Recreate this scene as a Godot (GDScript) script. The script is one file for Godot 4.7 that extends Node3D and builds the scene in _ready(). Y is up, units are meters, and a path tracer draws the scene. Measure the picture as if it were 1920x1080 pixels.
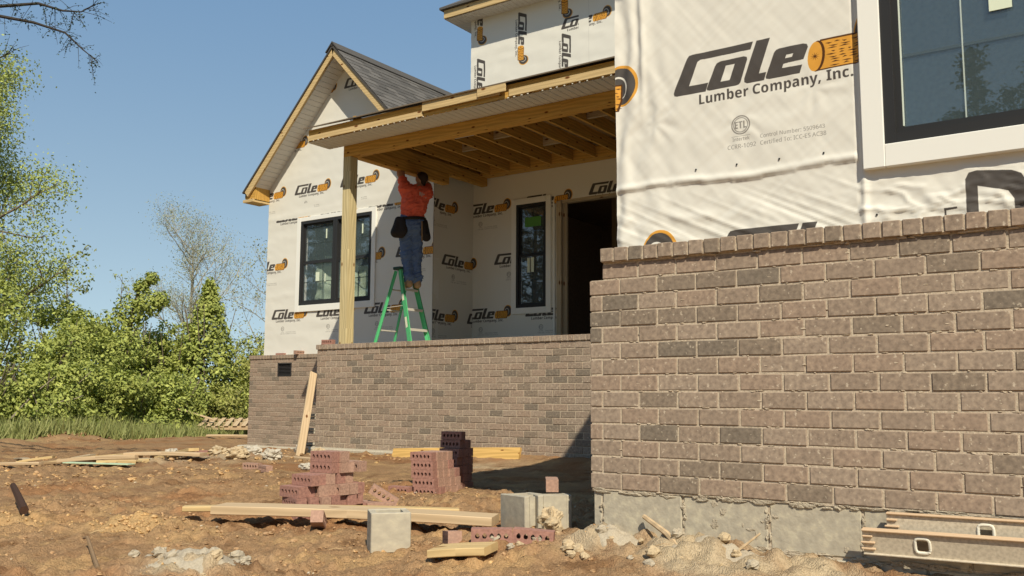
extends Node3D
# A house under construction: brick skirt walls, house wrap, a porch with open joists and a carpenter on a step ladder.
# X runs along the facade, Z out of it towards the street, Y up; metres.

const EYE := Vector3(0, 1.0, 0)
const SUN_FROM := Vector3(1.05, 1.42, 1.0)
const Z_BAY := -4.0255      # front face of the right bay's brick
const Z_PORCH := -9.038     # front face of the porch brick
const Z_WING := -11.227     # front face of the left wing's brick
const Z_BACK := -12.4       # back wall of the porch and wall of the upper storey
const COURSE := 0.0794
const BRICK := 0.2015

var rng := RandomNumberGenerator.new()
var used := {}
var cache := {}
var M := {}

# ---------------------------------------------------------------- mesh building
class MB:
	var v := PackedVector3Array()
	var n := PackedVector3Array()
	var uv := PackedVector2Array()
	var c := PackedColorArray()
	var col := Color(1, 1, 1)
	var xf := Transform3D.IDENTITY
	func tri(a: Vector3, b: Vector3, d: Vector3, out: Vector3, ua := Vector2.ZERO, ub := Vector2.ZERO, ud := Vector2.ZERO) -> void:
		var nn := (d - a).cross(b - a)
		if nn.dot(out) < 0.0:
			var t := b
			b = d
			d = t
			var tu := ub
			ub = ud
			ud = tu
			nn = -nn
		nn = (xf.basis * nn).normalized()
		v.append(xf * a); v.append(xf * b); v.append(xf * d)
		n.append(nn); n.append(nn); n.append(nn)
		uv.append(ua); uv.append(ub); uv.append(ud)
		c.append(col); c.append(col); c.append(col)
	func quad(a: Vector3, b: Vector3, d: Vector3, e: Vector3, out: Vector3, ua := Vector2.ZERO, ub := Vector2.ZERO, ud := Vector2.ZERO, ue := Vector2.ZERO) -> void:
		tri(a, b, d, out, ua, ub, ud)
		tri(a, d, e, out, ua, ud, ue)
	# a box round the origin (or at) with chamfered edges; u of its uv runs along local x
	func box(size: Vector3, at := Vector3.ZERO, b := 0.0, jit := 0.0, r: RandomNumberGenerator = null) -> void:
		var h := size * 0.5
		var p := {}
		for sx in [-1, 1]:
			for sy in [-1, 1]:
				for sz in [-1, 1]:
					var o := Vector3(h.x * sx, h.y * sy, h.z * sz)
					var j := Vector3.ZERO
					if jit > 0.0 and r:
						j = Vector3(r.randf_range(-jit, jit), r.randf_range(-jit, jit), r.randf_range(-jit, jit))
					for ax in 3:
						var q := o + j
						for k in 3:
							if k != ax:
								q[k] -= b * signf(o[k])
						p[Vector4i(sx, sy, sz, ax)] = q + at
		var us := 1.0
		for ax in 3:
			var k1 := (ax + 1) % 3
			var k2 := (ax + 2) % 3
			for s in [-1, 1]:
				var q := []
				for w in [[-1, -1], [1, -1], [1, 1], [-1, 1]]:
					var key := Vector4i(0, 0, 0, ax)
					key[ax] = s
					key[k1] = w[0]
					key[k2] = w[1]
					q.append(p[key])
				var o := Vector3.ZERO
				o[ax] = s
				var uvs := []
				for t in q:
					uvs.append(Vector2(t.x, t.y + t.z) * us if ax != 0 else Vector2(t.z * 0.3, t.y) * us)
				quad(q[0], q[1], q[2], q[3], o, uvs[0], uvs[1], uvs[2], uvs[3])
		if b > 0.0:
			for ax in 3:
				var k1 := (ax + 1) % 3
				var k2 := (ax + 2) % 3
				for s1 in [-1, 1]:
					for s2 in [-1, 1]:
						var q := []
						for w in [[-1, k1], [1, k1], [1, k2], [-1, k2]]:
							var key := Vector4i(0, 0, 0, w[1])
							key[ax] = w[0]
							key[k1] = s1
							key[k2] = s2
							q.append(p[key])
						var o := Vector3.ZERO
						o[k1] = s1
						o[k2] = s2
						quad(q[0], q[1], q[2], q[3], o, Vector2(q[0].x, q[0].y + q[0].z), Vector2(q[1].x, q[1].y + q[1].z), Vector2(q[2].x, q[2].y + q[2].z), Vector2(q[3].x, q[3].y + q[3].z))
			for sx in [-1, 1]:
				for sy in [-1, 1]:
					for sz in [-1, 1]:
						tri(p[Vector4i(sx, sy, sz, 0)], p[Vector4i(sx, sy, sz, 1)], p[Vector4i(sx, sy, sz, 2)], Vector3(sx, sy, sz))
	# a box given by its two corners
	func span(a: Vector3, b: Vector3, bevel := 0.0) -> void:
		box((b - a).abs(), (a + b) * 0.5, bevel)
	# tube along points with radii
	func tube(pts: Array, radii: Array, sides := 6, caps := true) -> void:
		var rings := []
		var up := Vector3(0.31, 0.9, 0.27).normalized()
		for i in pts.size():
			var d: Vector3 = (pts[mini(i + 1, pts.size() - 1)] - pts[maxi(i - 1, 0)]).normalized()
			var a := d.cross(up)
			if a.length() < 0.05:
				a = d.cross(Vector3(1, 0, 0))
			a = a.normalized()
			var b := d.cross(a).normalized()
			var ring := []
			for k in sides:
				var t := TAU * k / sides
				ring.append(pts[i] + (a * cos(t) + b * sin(t)) * radii[i])
			rings.append(ring)
		for i in pts.size() - 1:
			for k in sides:
				var k2 := (k + 1) % sides
				var mid: Vector3 = (pts[i] + pts[i + 1]) * 0.5
				var fc: Vector3 = (rings[i][k] + rings[i + 1][k2]) * 0.5
				quad(rings[i][k], rings[i][k2], rings[i + 1][k2], rings[i + 1][k], fc - mid, Vector2(k * 0.1, i * 0.1), Vector2(k * 0.1 + 0.1, i * 0.1), Vector2(k * 0.1 + 0.1, i * 0.1 + 0.1), Vector2(k * 0.1, i * 0.1 + 0.1))
		if caps:
			for e in [0, pts.size() - 1]:
				var d: Vector3 = (pts[0] - pts[1]) if e == 0 else (pts[e] - pts[e - 1])
				for k in sides:
					tri(pts[e], rings[e][k], rings[e][(k + 1) % sides], d)
	# prism from a convex or simple polygon (x, y) between z0 and z1
	func prism(poly: PackedVector2Array, z0: float, z1: float) -> void:
		var t := Geometry2D.triangulate_polygon(poly)
		for i in range(0, t.size(), 3):
			var a := poly[t[i]]
			var b := poly[t[i + 1]]
			var d := poly[t[i + 2]]
			tri(Vector3(a.x, a.y, z1), Vector3(b.x, b.y, z1), Vector3(d.x, d.y, z1), Vector3(0, 0, z1 - z0), a, b, d)
			tri(Vector3(a.x, a.y, z0), Vector3(b.x, b.y, z0), Vector3(d.x, d.y, z0), Vector3(0, 0, z0 - z1), a, b, d)
		var cw := Geometry2D.is_polygon_clockwise(poly)
		for i in poly.size():
			var a := poly[i]
			var b := poly[(i + 1) % poly.size()]
			var d := b - a
			var o := Vector3(d.y, -d.x, 0) if not cw else Vector3(-d.y, d.x, 0)
			quad(Vector3(a.x, a.y, z0), Vector3(b.x, b.y, z0), Vector3(b.x, b.y, z1), Vector3(a.x, a.y, z1), o, Vector2(0, z0), Vector2(d.length(), z0), Vector2(d.length(), z1), Vector2(0, z1))
	# an uneven lump
	func lump(at: Vector3, r: Vector3, g: RandomNumberGenerator, rough := 0.25, lat := 5, lon := 7) -> void:
		var pts := []
		for i in lat + 1:
			var row := []
			var ph := PI * i / lat
			for k in lon:
				var th := TAU * (k + 0.5 * (i % 2)) / lon
				var s := 1.0 + g.randf_range(-rough, rough)
				if i == 0 or i == lat:
					s = 1.0
				row.append(at + Vector3(sin(ph) * cos(th) * r.x, cos(ph) * r.y, sin(ph) * sin(th) * r.z) * s)
			pts.append(row)
		for i in lat:
			for k in lon:
				var k2 := (k + 1) % lon
				var o: Vector3 = (pts[i][k] + pts[i + 1][k2]) * 0.5 - at
				if i > 0:
					tri(pts[i][k], pts[i][k2], pts[i + 1][k], o)
				if i < lat - 1:
					tri(pts[i][k2], pts[i + 1][k2], pts[i + 1][k], o)
	func mesh(colored := false) -> ArrayMesh:
		var a := []
		a.resize(Mesh.ARRAY_MAX)
		a[Mesh.ARRAY_VERTEX] = v
		a[Mesh.ARRAY_NORMAL] = n
		a[Mesh.ARRAY_TEX_UV] = uv
		if colored:
			a[Mesh.ARRAY_COLOR] = c
		var m := ArrayMesh.new()
		m.add_surface_from_arrays(Mesh.PRIMITIVE_TRIANGLES, a)
		return m

# a smooth-shaded grid of nx by ny points; cells in skip (bool array) are left out; flip turns the faces over
func grid_mesh(nx: int, ny: int, pts: PackedVector3Array, uvs: PackedVector2Array, skip: PackedByteArray, out: Vector3, cols := PackedColorArray()) -> ArrayMesh:
	var nrm := PackedVector3Array()
	nrm.resize(pts.size())
	var idx := PackedInt32Array()
	for j in ny - 1:
		for i in nx - 1:
			if skip.size() > 0 and skip[j * (nx - 1) + i] == 1:
				continue
			var a := j * nx + i
			var b := a + 1
			var d := a + nx + 1
			var e := a + nx
			var fn := (pts[d] - pts[a]).cross(pts[b] - pts[a]) + (pts[e] - pts[a]).cross(pts[d] - pts[a])
			if fn.dot(out) >= 0.0:
				idx.append_array([a, b, d, a, d, e])
			else:
				fn = -fn
				idx.append_array([a, d, b, a, e, d])
			nrm[a] += fn
			nrm[b] += fn
			nrm[d] += fn
			nrm[e] += fn
	for i in nrm.size():
		nrm[i] = nrm[i].normalized() if nrm[i].length_squared() > 0.0 else out
	var arr := []
	arr.resize(Mesh.ARRAY_MAX)
	arr[Mesh.ARRAY_VERTEX] = pts
	arr[Mesh.ARRAY_NORMAL] = nrm
	arr[Mesh.ARRAY_TEX_UV] = uvs
	if cols.size() > 0:
		arr[Mesh.ARRAY_COLOR] = cols
	arr[Mesh.ARRAY_INDEX] = idx
	var m := ArrayMesh.new()
	m.add_surface_from_arrays(Mesh.PRIMITIVE_TRIANGLES, arr)
	return m

# ---------------------------------------------------------------- nodes
func numbered(called: String, parent: Node) -> String:
	var key := str(parent.get_instance_id()) + "/" + called
	var k: int = used.get(key, 0)
	used[key] = k + 1
	return called if k == 0 else "%s_%03d" % [called, k]

func put(called: String, mesh: Mesh, m: Material, parent: Node3D = null, xf := Transform3D.IDENTITY) -> MeshInstance3D:
	if parent == null:
		parent = self
	var o := MeshInstance3D.new()
	o.name = numbered(called, parent)
	o.mesh = mesh
	o.material_override = m
	o.transform = xf
	parent.add_child(o)
	return o

func group_node(called: String, parent: Node3D = null, at := Vector3.ZERO, turn := 0.0) -> Node3D:
	if parent == null:
		parent = self
	var o := Node3D.new()
	o.name = numbered(called, parent)
	parent.add_child(o)
	o.position = at
	o.rotation.y = turn
	return o

func tag(o: Node, label: String, category: String, group := "", kind := "") -> void:
	o.set_meta("label", label)
	o.set_meta("category", category)
	if group != "":
		o.set_meta("group", group)
	if kind != "":
		o.set_meta("kind", kind)

func structure(o: Node) -> void:
	o.set_meta("kind", "structure")

func between(a: Vector3, b: Vector3, up := Vector3.UP) -> Transform3D:
	var x := (b - a).normalized()
	var z := x.cross(up)
	if z.length() < 0.01:
		z = x.cross(Vector3(0, 0, 1))
	z = z.normalized()
	var y := z.cross(x)
	return Transform3D(Basis(x, y, z), (a + b) * 0.5)

# a piece of lumber whose length runs along local x
func lumber(called: String, parent: Node3D, a: Vector3, b: Vector3, h: float, w: float, m: Material, up := Vector3.UP) -> MeshInstance3D:
	var l := a.distance_to(b)
	var key := "lum%.2f/%.3f/%.3f" % [l, h, w]
	if not cache.has(key):
		var q := MB.new()
		q.box(Vector3(l, h, w), Vector3.ZERO, minf(0.004, minf(h, w) * 0.15))
		cache[key] = q.mesh()
	return put(called, cache[key], m, parent, between(a, b, up))

# ---------------------------------------------------------------- materials
func lin(r: float, g: float, b: float) -> Color:
	return Color(r, g, b).linear_to_srgb()

func noise_tex(freq: float, ramp: Array, size := 512, kind := FastNoiseLite.TYPE_SIMPLEX_SMOOTH, octaves := 4, seed_ := 1, normal := false, strength := 4.0) -> NoiseTexture2D:
	var f := FastNoiseLite.new()
	f.noise_type = kind
	f.frequency = freq
	f.fractal_octaves = octaves
	f.seed = seed_
	var t := NoiseTexture2D.new()
	t.width = size
	t.height = size
	t.seamless = true
	t.noise = f
	if normal:
		t.as_normal_map = true
		t.bump_strength = strength
	if ramp.size() > 0:
		var g := Gradient.new()
		var offs := PackedFloat32Array()
		var cols := PackedColorArray()
		for r in ramp:
			offs.append(r[0])
			cols.append(r[1])
		g.offsets = offs
		g.colors = cols
		t.color_ramp = g
	return t

func mat(called: String, c: Color, rough := 0.9, tex: Texture2D = null, scale := 1.0, bump: Texture2D = null, bump_cm := 0.0, world := true) -> StandardMaterial3D:
	var m := StandardMaterial3D.new()
	m.resource_name = called
	m.albedo_color = c
	m.roughness = rough
	m.metallic_specular = 0.35
	if tex:
		m.albedo_texture = tex
	if tex or bump:
		m.uv1_triplanar = true
		m.uv1_world_triplanar = world
		m.uv1_scale = Vector3.ONE * scale
	if bump:
		m.heightmap_enabled = true
		m.heightmap_texture = bump
		m.heightmap_scale = bump_cm
	M[called] = m
	return m

func wood_texture(seed_: int, knots: int, low: float, warm: Color) -> ImageTexture:
	# grain along u: stretched noise rings with knots
	var w := 512
	var h := 256
	var f := FastNoiseLite.new()
	f.seed = seed_
	f.frequency = 0.01
	f.fractal_octaves = 3
	var g := RandomNumberGenerator.new()
	g.seed = seed_
	var ks := []
	for k in knots:
		ks.append([Vector2(g.randf_range(0, w), g.randf_range(0, h)), g.randf_range(4.0, 8.0)])
	var im := Image.create(w, h, false, Image.FORMAT_RGB8)
	for y in h:
		for x in w:
			var t := f.get_noise_2d(x * 0.18, y * 2.4) * 0.5 + 0.5
			var ring := sin((y * 0.22 + f.get_noise_2d(x * 0.10 + 300.0, y * 0.5) * 9.0)) * 0.5 + 0.5
			var s := lerpf(low, 1.0, 0.45 * t + 0.55 * ring)
			var cc := Color(s, s * lerpf(warm.g, 1.0, s), s * lerpf(warm.b, 1.0, s))
			for k in ks:
				var d: Vector2 = Vector2(x, y) - k[0]
				d.x *= 0.6
				var q: float = d.length() / k[1]
				if q < 1.5:
					cc = cc.lerp(Color(0.42, 0.26, 0.14), clampf(1.5 - q, 0.0, 0.85))
			im.set_pixel(x, y, cc)
	im.generate_mipmaps()
	return ImageTexture.create_from_image(im)

func wood(called: String, c: Color, tex: Texture2D, rough := 0.75) -> StandardMaterial3D:
	var m := StandardMaterial3D.new()
	m.resource_name = called
	m.albedo_color = c
	m.albedo_texture = tex
	m.roughness = rough
	m.metallic_specular = 0.3
	m.uv1_scale = Vector3(0.9, 2.4, 1)
	M[called] = m
	return m

func materials() -> void:
	var grain := noise_tex(0.035, [[0.0, Color(0.80, 0.79, 0.78)], [0.5, Color(0.93, 0.92, 0.91)], [1.0, Color(1, 1, 1)]], 512, FastNoiseLite.TYPE_SIMPLEX_SMOOTH, 5, 3)
	var fine := noise_tex(0.06, [], 512, FastNoiseLite.TYPE_SIMPLEX_SMOOTH, 5, 7)
	# fired clay: blotches, grain and pale lime smears with edges of their own
	var clay := noise_tex(0.02, [[0.0, Color(0.74, 0.73, 0.72)], [0.35, Color(0.85, 0.84, 0.83)], [0.6, Color(0.91, 0.90, 0.89)], [0.8, Color(0.96, 0.95, 0.93)], [1.0, Color(1.0, 1.0, 0.99)]], 1024, FastNoiseLite.TYPE_SIMPLEX_SMOOTH, 6, 11)
	var smear := noise_tex(0.018, [[0.0, Color(1, 1, 1, 0)], [0.76, Color(0.86, 0.80, 0.70, 0)], [0.84, Color(0.86, 0.80, 0.70, 0.42)], [1.0, Color(0.9, 0.85, 0.76, 0.6)]], 1024, FastNoiseLite.TYPE_SIMPLEX_SMOOTH, 4, 23)
	for d in [["brick_light", lin(0.420, 0.332, 0.252)], ["brick_mid", lin(0.382, 0.298, 0.224)], ["brick_rose", lin(0.412, 0.312, 0.232)], ["brick_dark", lin(0.310, 0.248, 0.186)], ["brick_slate", lin(0.262, 0.218, 0.168)]]:
		var m := mat(d[0], d[1], 0.93, clay, 1.6, fine, 0.035)
		m.detail_enabled = true
		m.detail_blend_mode = BaseMaterial3D.BLEND_MODE_MIX
		m.detail_albedo = smear
	mat("mortar", lin(0.60, 0.505, 0.375), 0.97, grain, 3.0, fine, 0.12)
	mat("mortar_wet", lin(0.50, 0.435, 0.325), 0.97, grain, 5.0, fine, 0.3)
	mat("loose_brick", lin(0.44, 0.235, 0.185), 0.95, clay, 2.2, fine, 0.08)
	mat("loose_brick_grey", lin(0.50, 0.315, 0.235), 0.95, clay, 2.6, fine, 0.08)
	mat("concrete", lin(0.50, 0.455, 0.365), 0.96, noise_tex(0.012, [[0.0, Color(0.86, 0.85, 0.83)], [0.45, Color(0.93, 0.92, 0.90)], [0.66, Color(0.97, 0.96, 0.93)], [0.72, Color(1, 0.99, 0.95)], [1.0, Color(1, 1, 0.97)]], 1024, FastNoiseLite.TYPE_SIMPLEX_SMOOTH, 6, 31), 1.3, fine, 0.10)
	mat("footing", lin(0.52, 0.47, 0.36), 0.97, grain, 2.0, fine, 0.2)
	mat("slab", lin(0.52, 0.45, 0.33), 0.95, grain, 1.0, fine, 0.1)
	mat("wrap_plain", lin(0.74, 0.72, 0.66), 0.62)
	mat("vinyl", lin(0.62, 0.60, 0.55), 0.55)
	mat("trim", lin(0.78, 0.77, 0.70), 0.5)
	mat("black_frame", lin(0.028, 0.028, 0.028), 0.45)
	mat("muntin", lin(0.62, 0.68, 0.58), 0.5)
	mat("muntin_dark", lin(0.04, 0.05, 0.045), 0.5)
	mat("sticker", lin(0.66, 0.72, 0.55), 0.7)
	mat("sticker_green", lin(0.10, 0.28, 0.06), 0.7)
	mat("shingle_a", lin(0.135, 0.130, 0.122), 0.97, grain, 6.0, fine, 0.4)
	mat("shingle_b", lin(0.165, 0.158, 0.148), 0.97, grain, 6.0, fine, 0.4)
	mat("shingle_c", lin(0.108, 0.104, 0.098), 0.97, grain, 6.0, fine, 0.4)
	mat("drip_edge", lin(0.075, 0.068, 0.06), 0.7)
	mat("roof_deck", lin(0.16, 0.12, 0.08), 0.9)
	mat("interior", lin(0.78, 0.80, 0.70), 0.95, grain, 1.0)
	mat("bare_room", lin(0.26, 0.19, 0.12), 0.95, grain, 1.0)
	mat("stud", lin(0.34, 0.23, 0.12), 0.9)
	mat("vent", lin(0.035, 0.032, 0.030), 0.6)
	var pine := wood_texture(5, 5, 0.80, Color(1, 0.92, 0.78))
	var pine2 := wood_texture(9, 3, 0.84, Color(1, 0.94, 0.82))
	wood("pine", lin(0.66, 0.385, 0.095), pine)
	wood("pine_pale", lin(0.66, 0.48, 0.235), pine2)
	wood("pine_weathered", lin(0.62, 0.46, 0.28), pine2, 0.9)
	wood("pine_grey", lin(0.50, 0.41, 0.28), pine2, 0.9)
	wood("treated", lin(0.66, 0.55, 0.30), pine)
	wood("osb", lin(0.66, 0.42, 0.14), pine)
	var glass := StandardMaterial3D.new()
	glass.resource_name = "glass"
	glass.albedo_color = Color(0.60, 0.70, 0.72, 0.05)
	glass.transparency = BaseMaterial3D.TRANSPARENCY_ALPHA
	glass.roughness = 0.0
	glass.metallic_specular = 0.5
	M["glass"] = glass
	mat("ladder_green", lin(0.09, 0.44, 0.18), 0.5)
	mat("ladder_dark", lin(0.02, 0.05, 0.03), 0.5)
	mat("ladder_label", lin(0.75, 0.72, 0.55), 0.6)
	mat("aluminium", lin(0.50, 0.47, 0.40), 0.5)
	mat("level_body", lin(0.66, 0.58, 0.44), 0.55, grain, 3.0)
	mat("level_brass", lin(0.60, 0.43, 0.27), 0.5)
	mat("plastic_white", lin(0.72, 0.68, 0.56), 0.5)
	mat("bark", lin(0.20, 0.165, 0.12), 0.95, grain, 4.0, fine, 0.4)
	mat("bark_pale", lin(0.40, 0.37, 0.29), 0.95, grain, 4.0)
	mat("bark_dark", lin(0.055, 0.048, 0.04), 0.95, grain, 4.0)
	mat("dead_wood", lin(0.30, 0.20, 0.11), 0.95, grain, 4.0)
	mat("stick_dark", lin(0.07, 0.035, 0.02), 0.95, grain, 4.0)
	mat("rag", lin(0.58, 0.53, 0.43), 0.95, grain, 4.0)
	mat("stone", lin(0.58, 0.46, 0.29), 0.95, grain, 5.0, fine, 0.2)
	mat("green_plastic", lin(0.42, 0.52, 0.34), 0.7)
	mat("poly_sheet", lin(0.50, 0.62, 0.46), 0.6)
	mat("cord_orange", lin(0.75, 0.16, 0.05), 0.6)

# ---------------------------------------------------------------- print on the house wrap
const INK := Color(0.32, 0.30, 0.285)
const LOG_YELLOW := Color(0.86, 0.62, 0.25)
const LOG_BROWN := Color(0.33, 0.20, 0.08)
const WRAP := Color(0.885, 0.872, 0.835)
const INK_PALE := Color(0.55, 0.535, 0.51)

func logo_shapes() -> Dictionary:
	var s := {}
	s["C"] = [0.033, 0.100, 0.020, 0.104, 0.016, 0.117, 0.022, 0.135, 0.092, 0.285, 0.102, 0.297, 0.124, 0.300, 0.430, 0.300, 0.416, 0.263, 0.160, 0.265, 0.146, 0.258, 0.099, 0.142, 0.199, 0.142, 0.184, 0.100]
	s["o"] = [0.190, 0.112, 0.235, 0.216, 0.245, 0.230, 0.264, 0.236, 0.383, 0.236, 0.397, 0.230, 0.399, 0.218, 0.362, 0.112, 0.353, 0.103, 0.340, 0.100, 0.204, 0.100, 0.192, 0.104]
	s["oh"] = [0.290, 0.209, 0.336, 0.209, 0.308, 0.133, 0.262, 0.133]
	s["l"] = [0.447, 0.300, 0.513, 0.300, 0.454, 0.136, 0.490, 0.136, 0.477, 0.100, 0.394, 0.100, 0.381, 0.108, 0.381, 0.124]
	s["e"] = [0.486, 0.113, 0.531, 0.222, 0.541, 0.233, 0.557, 0.237, 0.667, 0.237, 0.684, 0.231, 0.689, 0.217, 0.666, 0.162, 0.585, 0.160, 0.572, 0.158, 0.565, 0.140, 0.660, 0.138, 0.646, 0.100, 0.502, 0.100, 0.488, 0.104]
	s["eh"] = [0.588, 0.200, 0.621, 0.200, 0.614, 0.184, 0.581, 0.184]
	return s

func fill_poly(im: Image, p: PackedVector2Array, c: Color) -> void:
	var lo := 1e9
	var hi := -1e9
	for q in p:
		lo = minf(lo, q.y)
		hi = maxf(hi, q.y)
	var n := p.size()
	for y in range(maxi(0, int(floor(lo))), mini(im.get_height() - 1, int(ceil(hi))) + 1):
		var yc := y + 0.5
		var xs := []
		for i in n:
			var a := p[i]
			var b := p[(i + 1) % n]
			if (a.y <= yc) != (b.y <= yc):
				xs.append(a.x + (yc - a.y) / (b.y - a.y) * (b.x - a.x))
		xs.sort()
		for k in range(0, xs.size() - 1, 2):
			var x0 := maxi(0, int(round(xs[k])))
			var x1 := mini(im.get_width(), int(round(xs[k + 1])))
			if x1 > x0:
				im.fill_rect(Rect2i(x0, y, x1 - x0, 1), c)

func shape_px(t: Transform2D, a: Array) -> PackedVector2Array:
	var p := PackedVector2Array()
	for i in range(0, a.size(), 2):
		p.append(t * Vector2(a[i], a[i + 1]))
	return p

func disc(t: Transform2D, at: Vector2, r: Vector2, n := 28, turn := 0.0) -> PackedVector2Array:
	var p := PackedVector2Array()
	for k in n:
		p.append(t * (at + (Vector2(cos(TAU * k / n), sin(TAU * k / n)) * r).rotated(turn)))
	return p

func text_tris(words: String, bold: bool) -> Array:
	var key := "text" + words + str(bold)
	if not cache.has(key):
		var f := SystemFont.new()
		f.font_names = PackedStringArray(["Droid Sans"])
		if bold:
			f.font_weight = 700
		var tm := TextMesh.new()
		tm.font = f
		tm.text = words
		tm.font_size = 64
		tm.pixel_size = 1.0
		tm.depth = 0.0
		tm.horizontal_alignment = HORIZONTAL_ALIGNMENT_LEFT
		var arr: Array = tm.get_mesh_arrays()
		var vs: PackedVector3Array = arr[Mesh.ARRAY_VERTEX]
		var ix: PackedInt32Array = arr[Mesh.ARRAY_INDEX]
		var lo := Vector2(1e9, 1e9)
		var hi := Vector2(-1e9, -1e9)
		for q in vs:
			lo = lo.min(Vector2(q.x, q.y))
			hi = hi.max(Vector2(q.x, q.y))
		var tr := []
		for i in range(0, ix.size(), 3):
			var p := PackedVector2Array()
			for k in 3:
				var q := vs[ix[i + k]]
				p.append((Vector2(q.x, q.y) - lo) / (hi.x - lo.x))
			tr.append(p)
		cache[key] = tr
	return cache[key]

# text with its box's lower left corner at at, width wide
func print_text(im: Image, t: Transform2D, words: String, at: Vector2, width: float, c: Color, bold := false, tall := 1.0) -> void:
	for p in text_tris(words, bold):
		var q := PackedVector2Array()
		for k in p:
			q.append(t * (at + Vector2(k.x, k.y * tall) * width))
		fill_poly(im, q, c)

func print_logo(im: Image, t: Transform2D, mark: bool, seed_ := 1) -> void:
	var s := logo_shapes()
	for k in ["C", "o", "l"]:
		fill_poly(im, shape_px(t, s[k]), INK)
	fill_poly(im, shape_px(t, s["oh"]), WRAP)
	fill_poly(im, shape_px(t, s["e"]), INK)
	fill_poly(im, shape_px(t, s["eh"]), WRAP)
	# the sawn log: a dark wheel of bark behind, yellow body, pale end with a star of cracks
	fill_poly(im, disc(t, Vector2(0.985, 0.228), Vector2(0.094, 0.110)), LOG_YELLOW)
	fill_poly(im, disc(t, Vector2(0.980, 0.226), Vector2(0.083, 0.098)), INK)
	fill_poly(im, disc(t, Vector2(0.965, 0.218), Vector2(0.050, 0.062)), WRAP)
	fill_poly(im, disc(t, Vector2(0.964, 0.214), Vector2(0.043, 0.056)), INK)
	fill_poly(im, shape_px(t, [0.716, 0.094, 0.965, 0.094, 0.985, 0.150, 0.985, 0.238, 0.745, 0.238]), LOG_BROWN)
	fill_poly(im, shape_px(t, [0.722, 0.100, 0.955, 0.100, 0.975, 0.150, 0.978, 0.230, 0.748, 0.230]), LOG_YELLOW)
	var g := RandomNumberGenerator.new()
	g.seed = 40 + seed_
	for row in 9:
		var y := 0.108 + row * 0.0135
		var x := 0.765 + g.randf_range(0, 0.03)
		while x < 0.955:
			var l := g.randf_range(0.015, 0.05)
			var d := g.randf_range(-0.005, 0.005)
			fill_poly(im, shape_px(t, [x, y, x + l * 0.5, y + 0.004 + d, x + l, y + d * 0.4, x + l * 0.5, y - 0.0025 + d]), LOG_BROWN)
			x += l + g.randf_range(0.006, 0.02)
	fill_poly(im, disc(t, Vector2(0.728, 0.164), Vector2(0.036, 0.072), 24, -0.12), LOG_BROWN)
	fill_poly(im, disc(t, Vector2(0.719, 0.164), Vector2(0.033, 0.069), 24, -0.12), LOG_YELLOW)
	for k in 5:
		var d := Vector2(0.022, 0).rotated(0.4 + k * PI / 5.0)
		d.y *= 0.9
		var w := d.orthogonal().normalized() * 0.0016
		var o := Vector2(0.719, 0.164)
		fill_poly(im, shape_px(t, [o.x - d.x, o.y - d.y, o.x + w.x, o.y + w.y, o.x + d.x, o.y + d.y, o.x - w.x, o.y - w.y]), LOG_BROWN)
	print_text(im, t, "Lumber Company, Inc.", Vector2(0.150, 0.022), 0.735, INK, true)
	if mark:
		print_mark(im, t, INK_PALE)

func print_mark(im: Image, t: Transform2D, c: Color) -> void:
	var o := Vector2(0.358, -0.098)
	fill_poly(im, disc(t, o, Vector2(0.047, 0.047)), c)
	fill_poly(im, disc(t, o, Vector2(0.041, 0.041)), WRAP)
	fill_poly(im, disc(t, o, Vector2(0.037, 0.037)), c)
	fill_poly(im, disc(t, o, Vector2(0.033, 0.033)), WRAP)
	print_text(im, t, "ETL", o - Vector2(0.029, 0.017), 0.058, c, true, 1.25)
	fill_poly(im, shape_px(t, [0.310, -0.153, 0.405, -0.153, 0.405, -0.1515, 0.310, -0.1515]), c)
	print_text(im, t, "Intertek", Vector2(0.315, -0.175), 0.085, c)
	print_text(im, t, "CCRR-1092", Vector2(0.290, -0.212), 0.140, c)
	print_text(im, t, "Control Number: 5509643", Vector2(0.452, -0.178), 0.30, c)
	print_text(im, t, "Certified To: ICC-ES AC38", Vector2(0.452, -0.212), 0.305, c)

# a sheet of wrap w by h metres; marks: [x, y of the C's lower left corner from the sheet's lower left, scale, quarter turns, with mark, cover above (0: none)]
func wrap_texture(w: float, h: float, ppm: float, marks: Array, extra: Variant = null) -> ImageTexture:
	var ss := 2.0
	var im := Image.create(int(w * ppm * ss), int(h * ppm * ss), false, Image.FORMAT_RGB8)
	im.fill(WRAP)
	var k := 0
	for m in marks:
		var sc: float = m[2] * ppm * ss
		var ax := Vector2(sc, 0)
		var ay := Vector2(0, -sc)
		if m[3] == 1:
			ax = Vector2(0, sc)
			ay = Vector2(sc, 0)
		var o := Vector2(m[0], h - m[1]) * ppm * ss
		var t := Transform2D(ax, ay, o)
		print_logo(im, t, m[4], k)
		if m[5] > 0.0:
			var y1 := int(o.y - (0.1 + m[5]) * sc)
			im.fill_rect(Rect2i(int(o.x - 0.02 * sc), y1 - int(0.28 * sc), int(1.15 * sc), int(0.28 * sc)), WRAP)
		k += 1
	if extra != null:
		extra.call(im, Transform2D(Vector2(ppm * ss, 0), Vector2(0, -ppm * ss), Vector2(0, h * ppm * ss)))
	im.resize(int(w * ppm), int(h * ppm), Image.INTERPOLATE_TRILINEAR)
	im.generate_mipmaps()
	return ImageTexture.create_from_image(im)

func wrap_material(called: String, tex: Texture2D) -> StandardMaterial3D:
	var m := StandardMaterial3D.new()
	m.resource_name = called
	m.albedo_color = lin(0.93, 0.925, 0.90)
	m.albedo_texture = tex
	m.roughness = 0.55
	m.metallic_specular = 0.35
	M[called] = m
	return m

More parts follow.
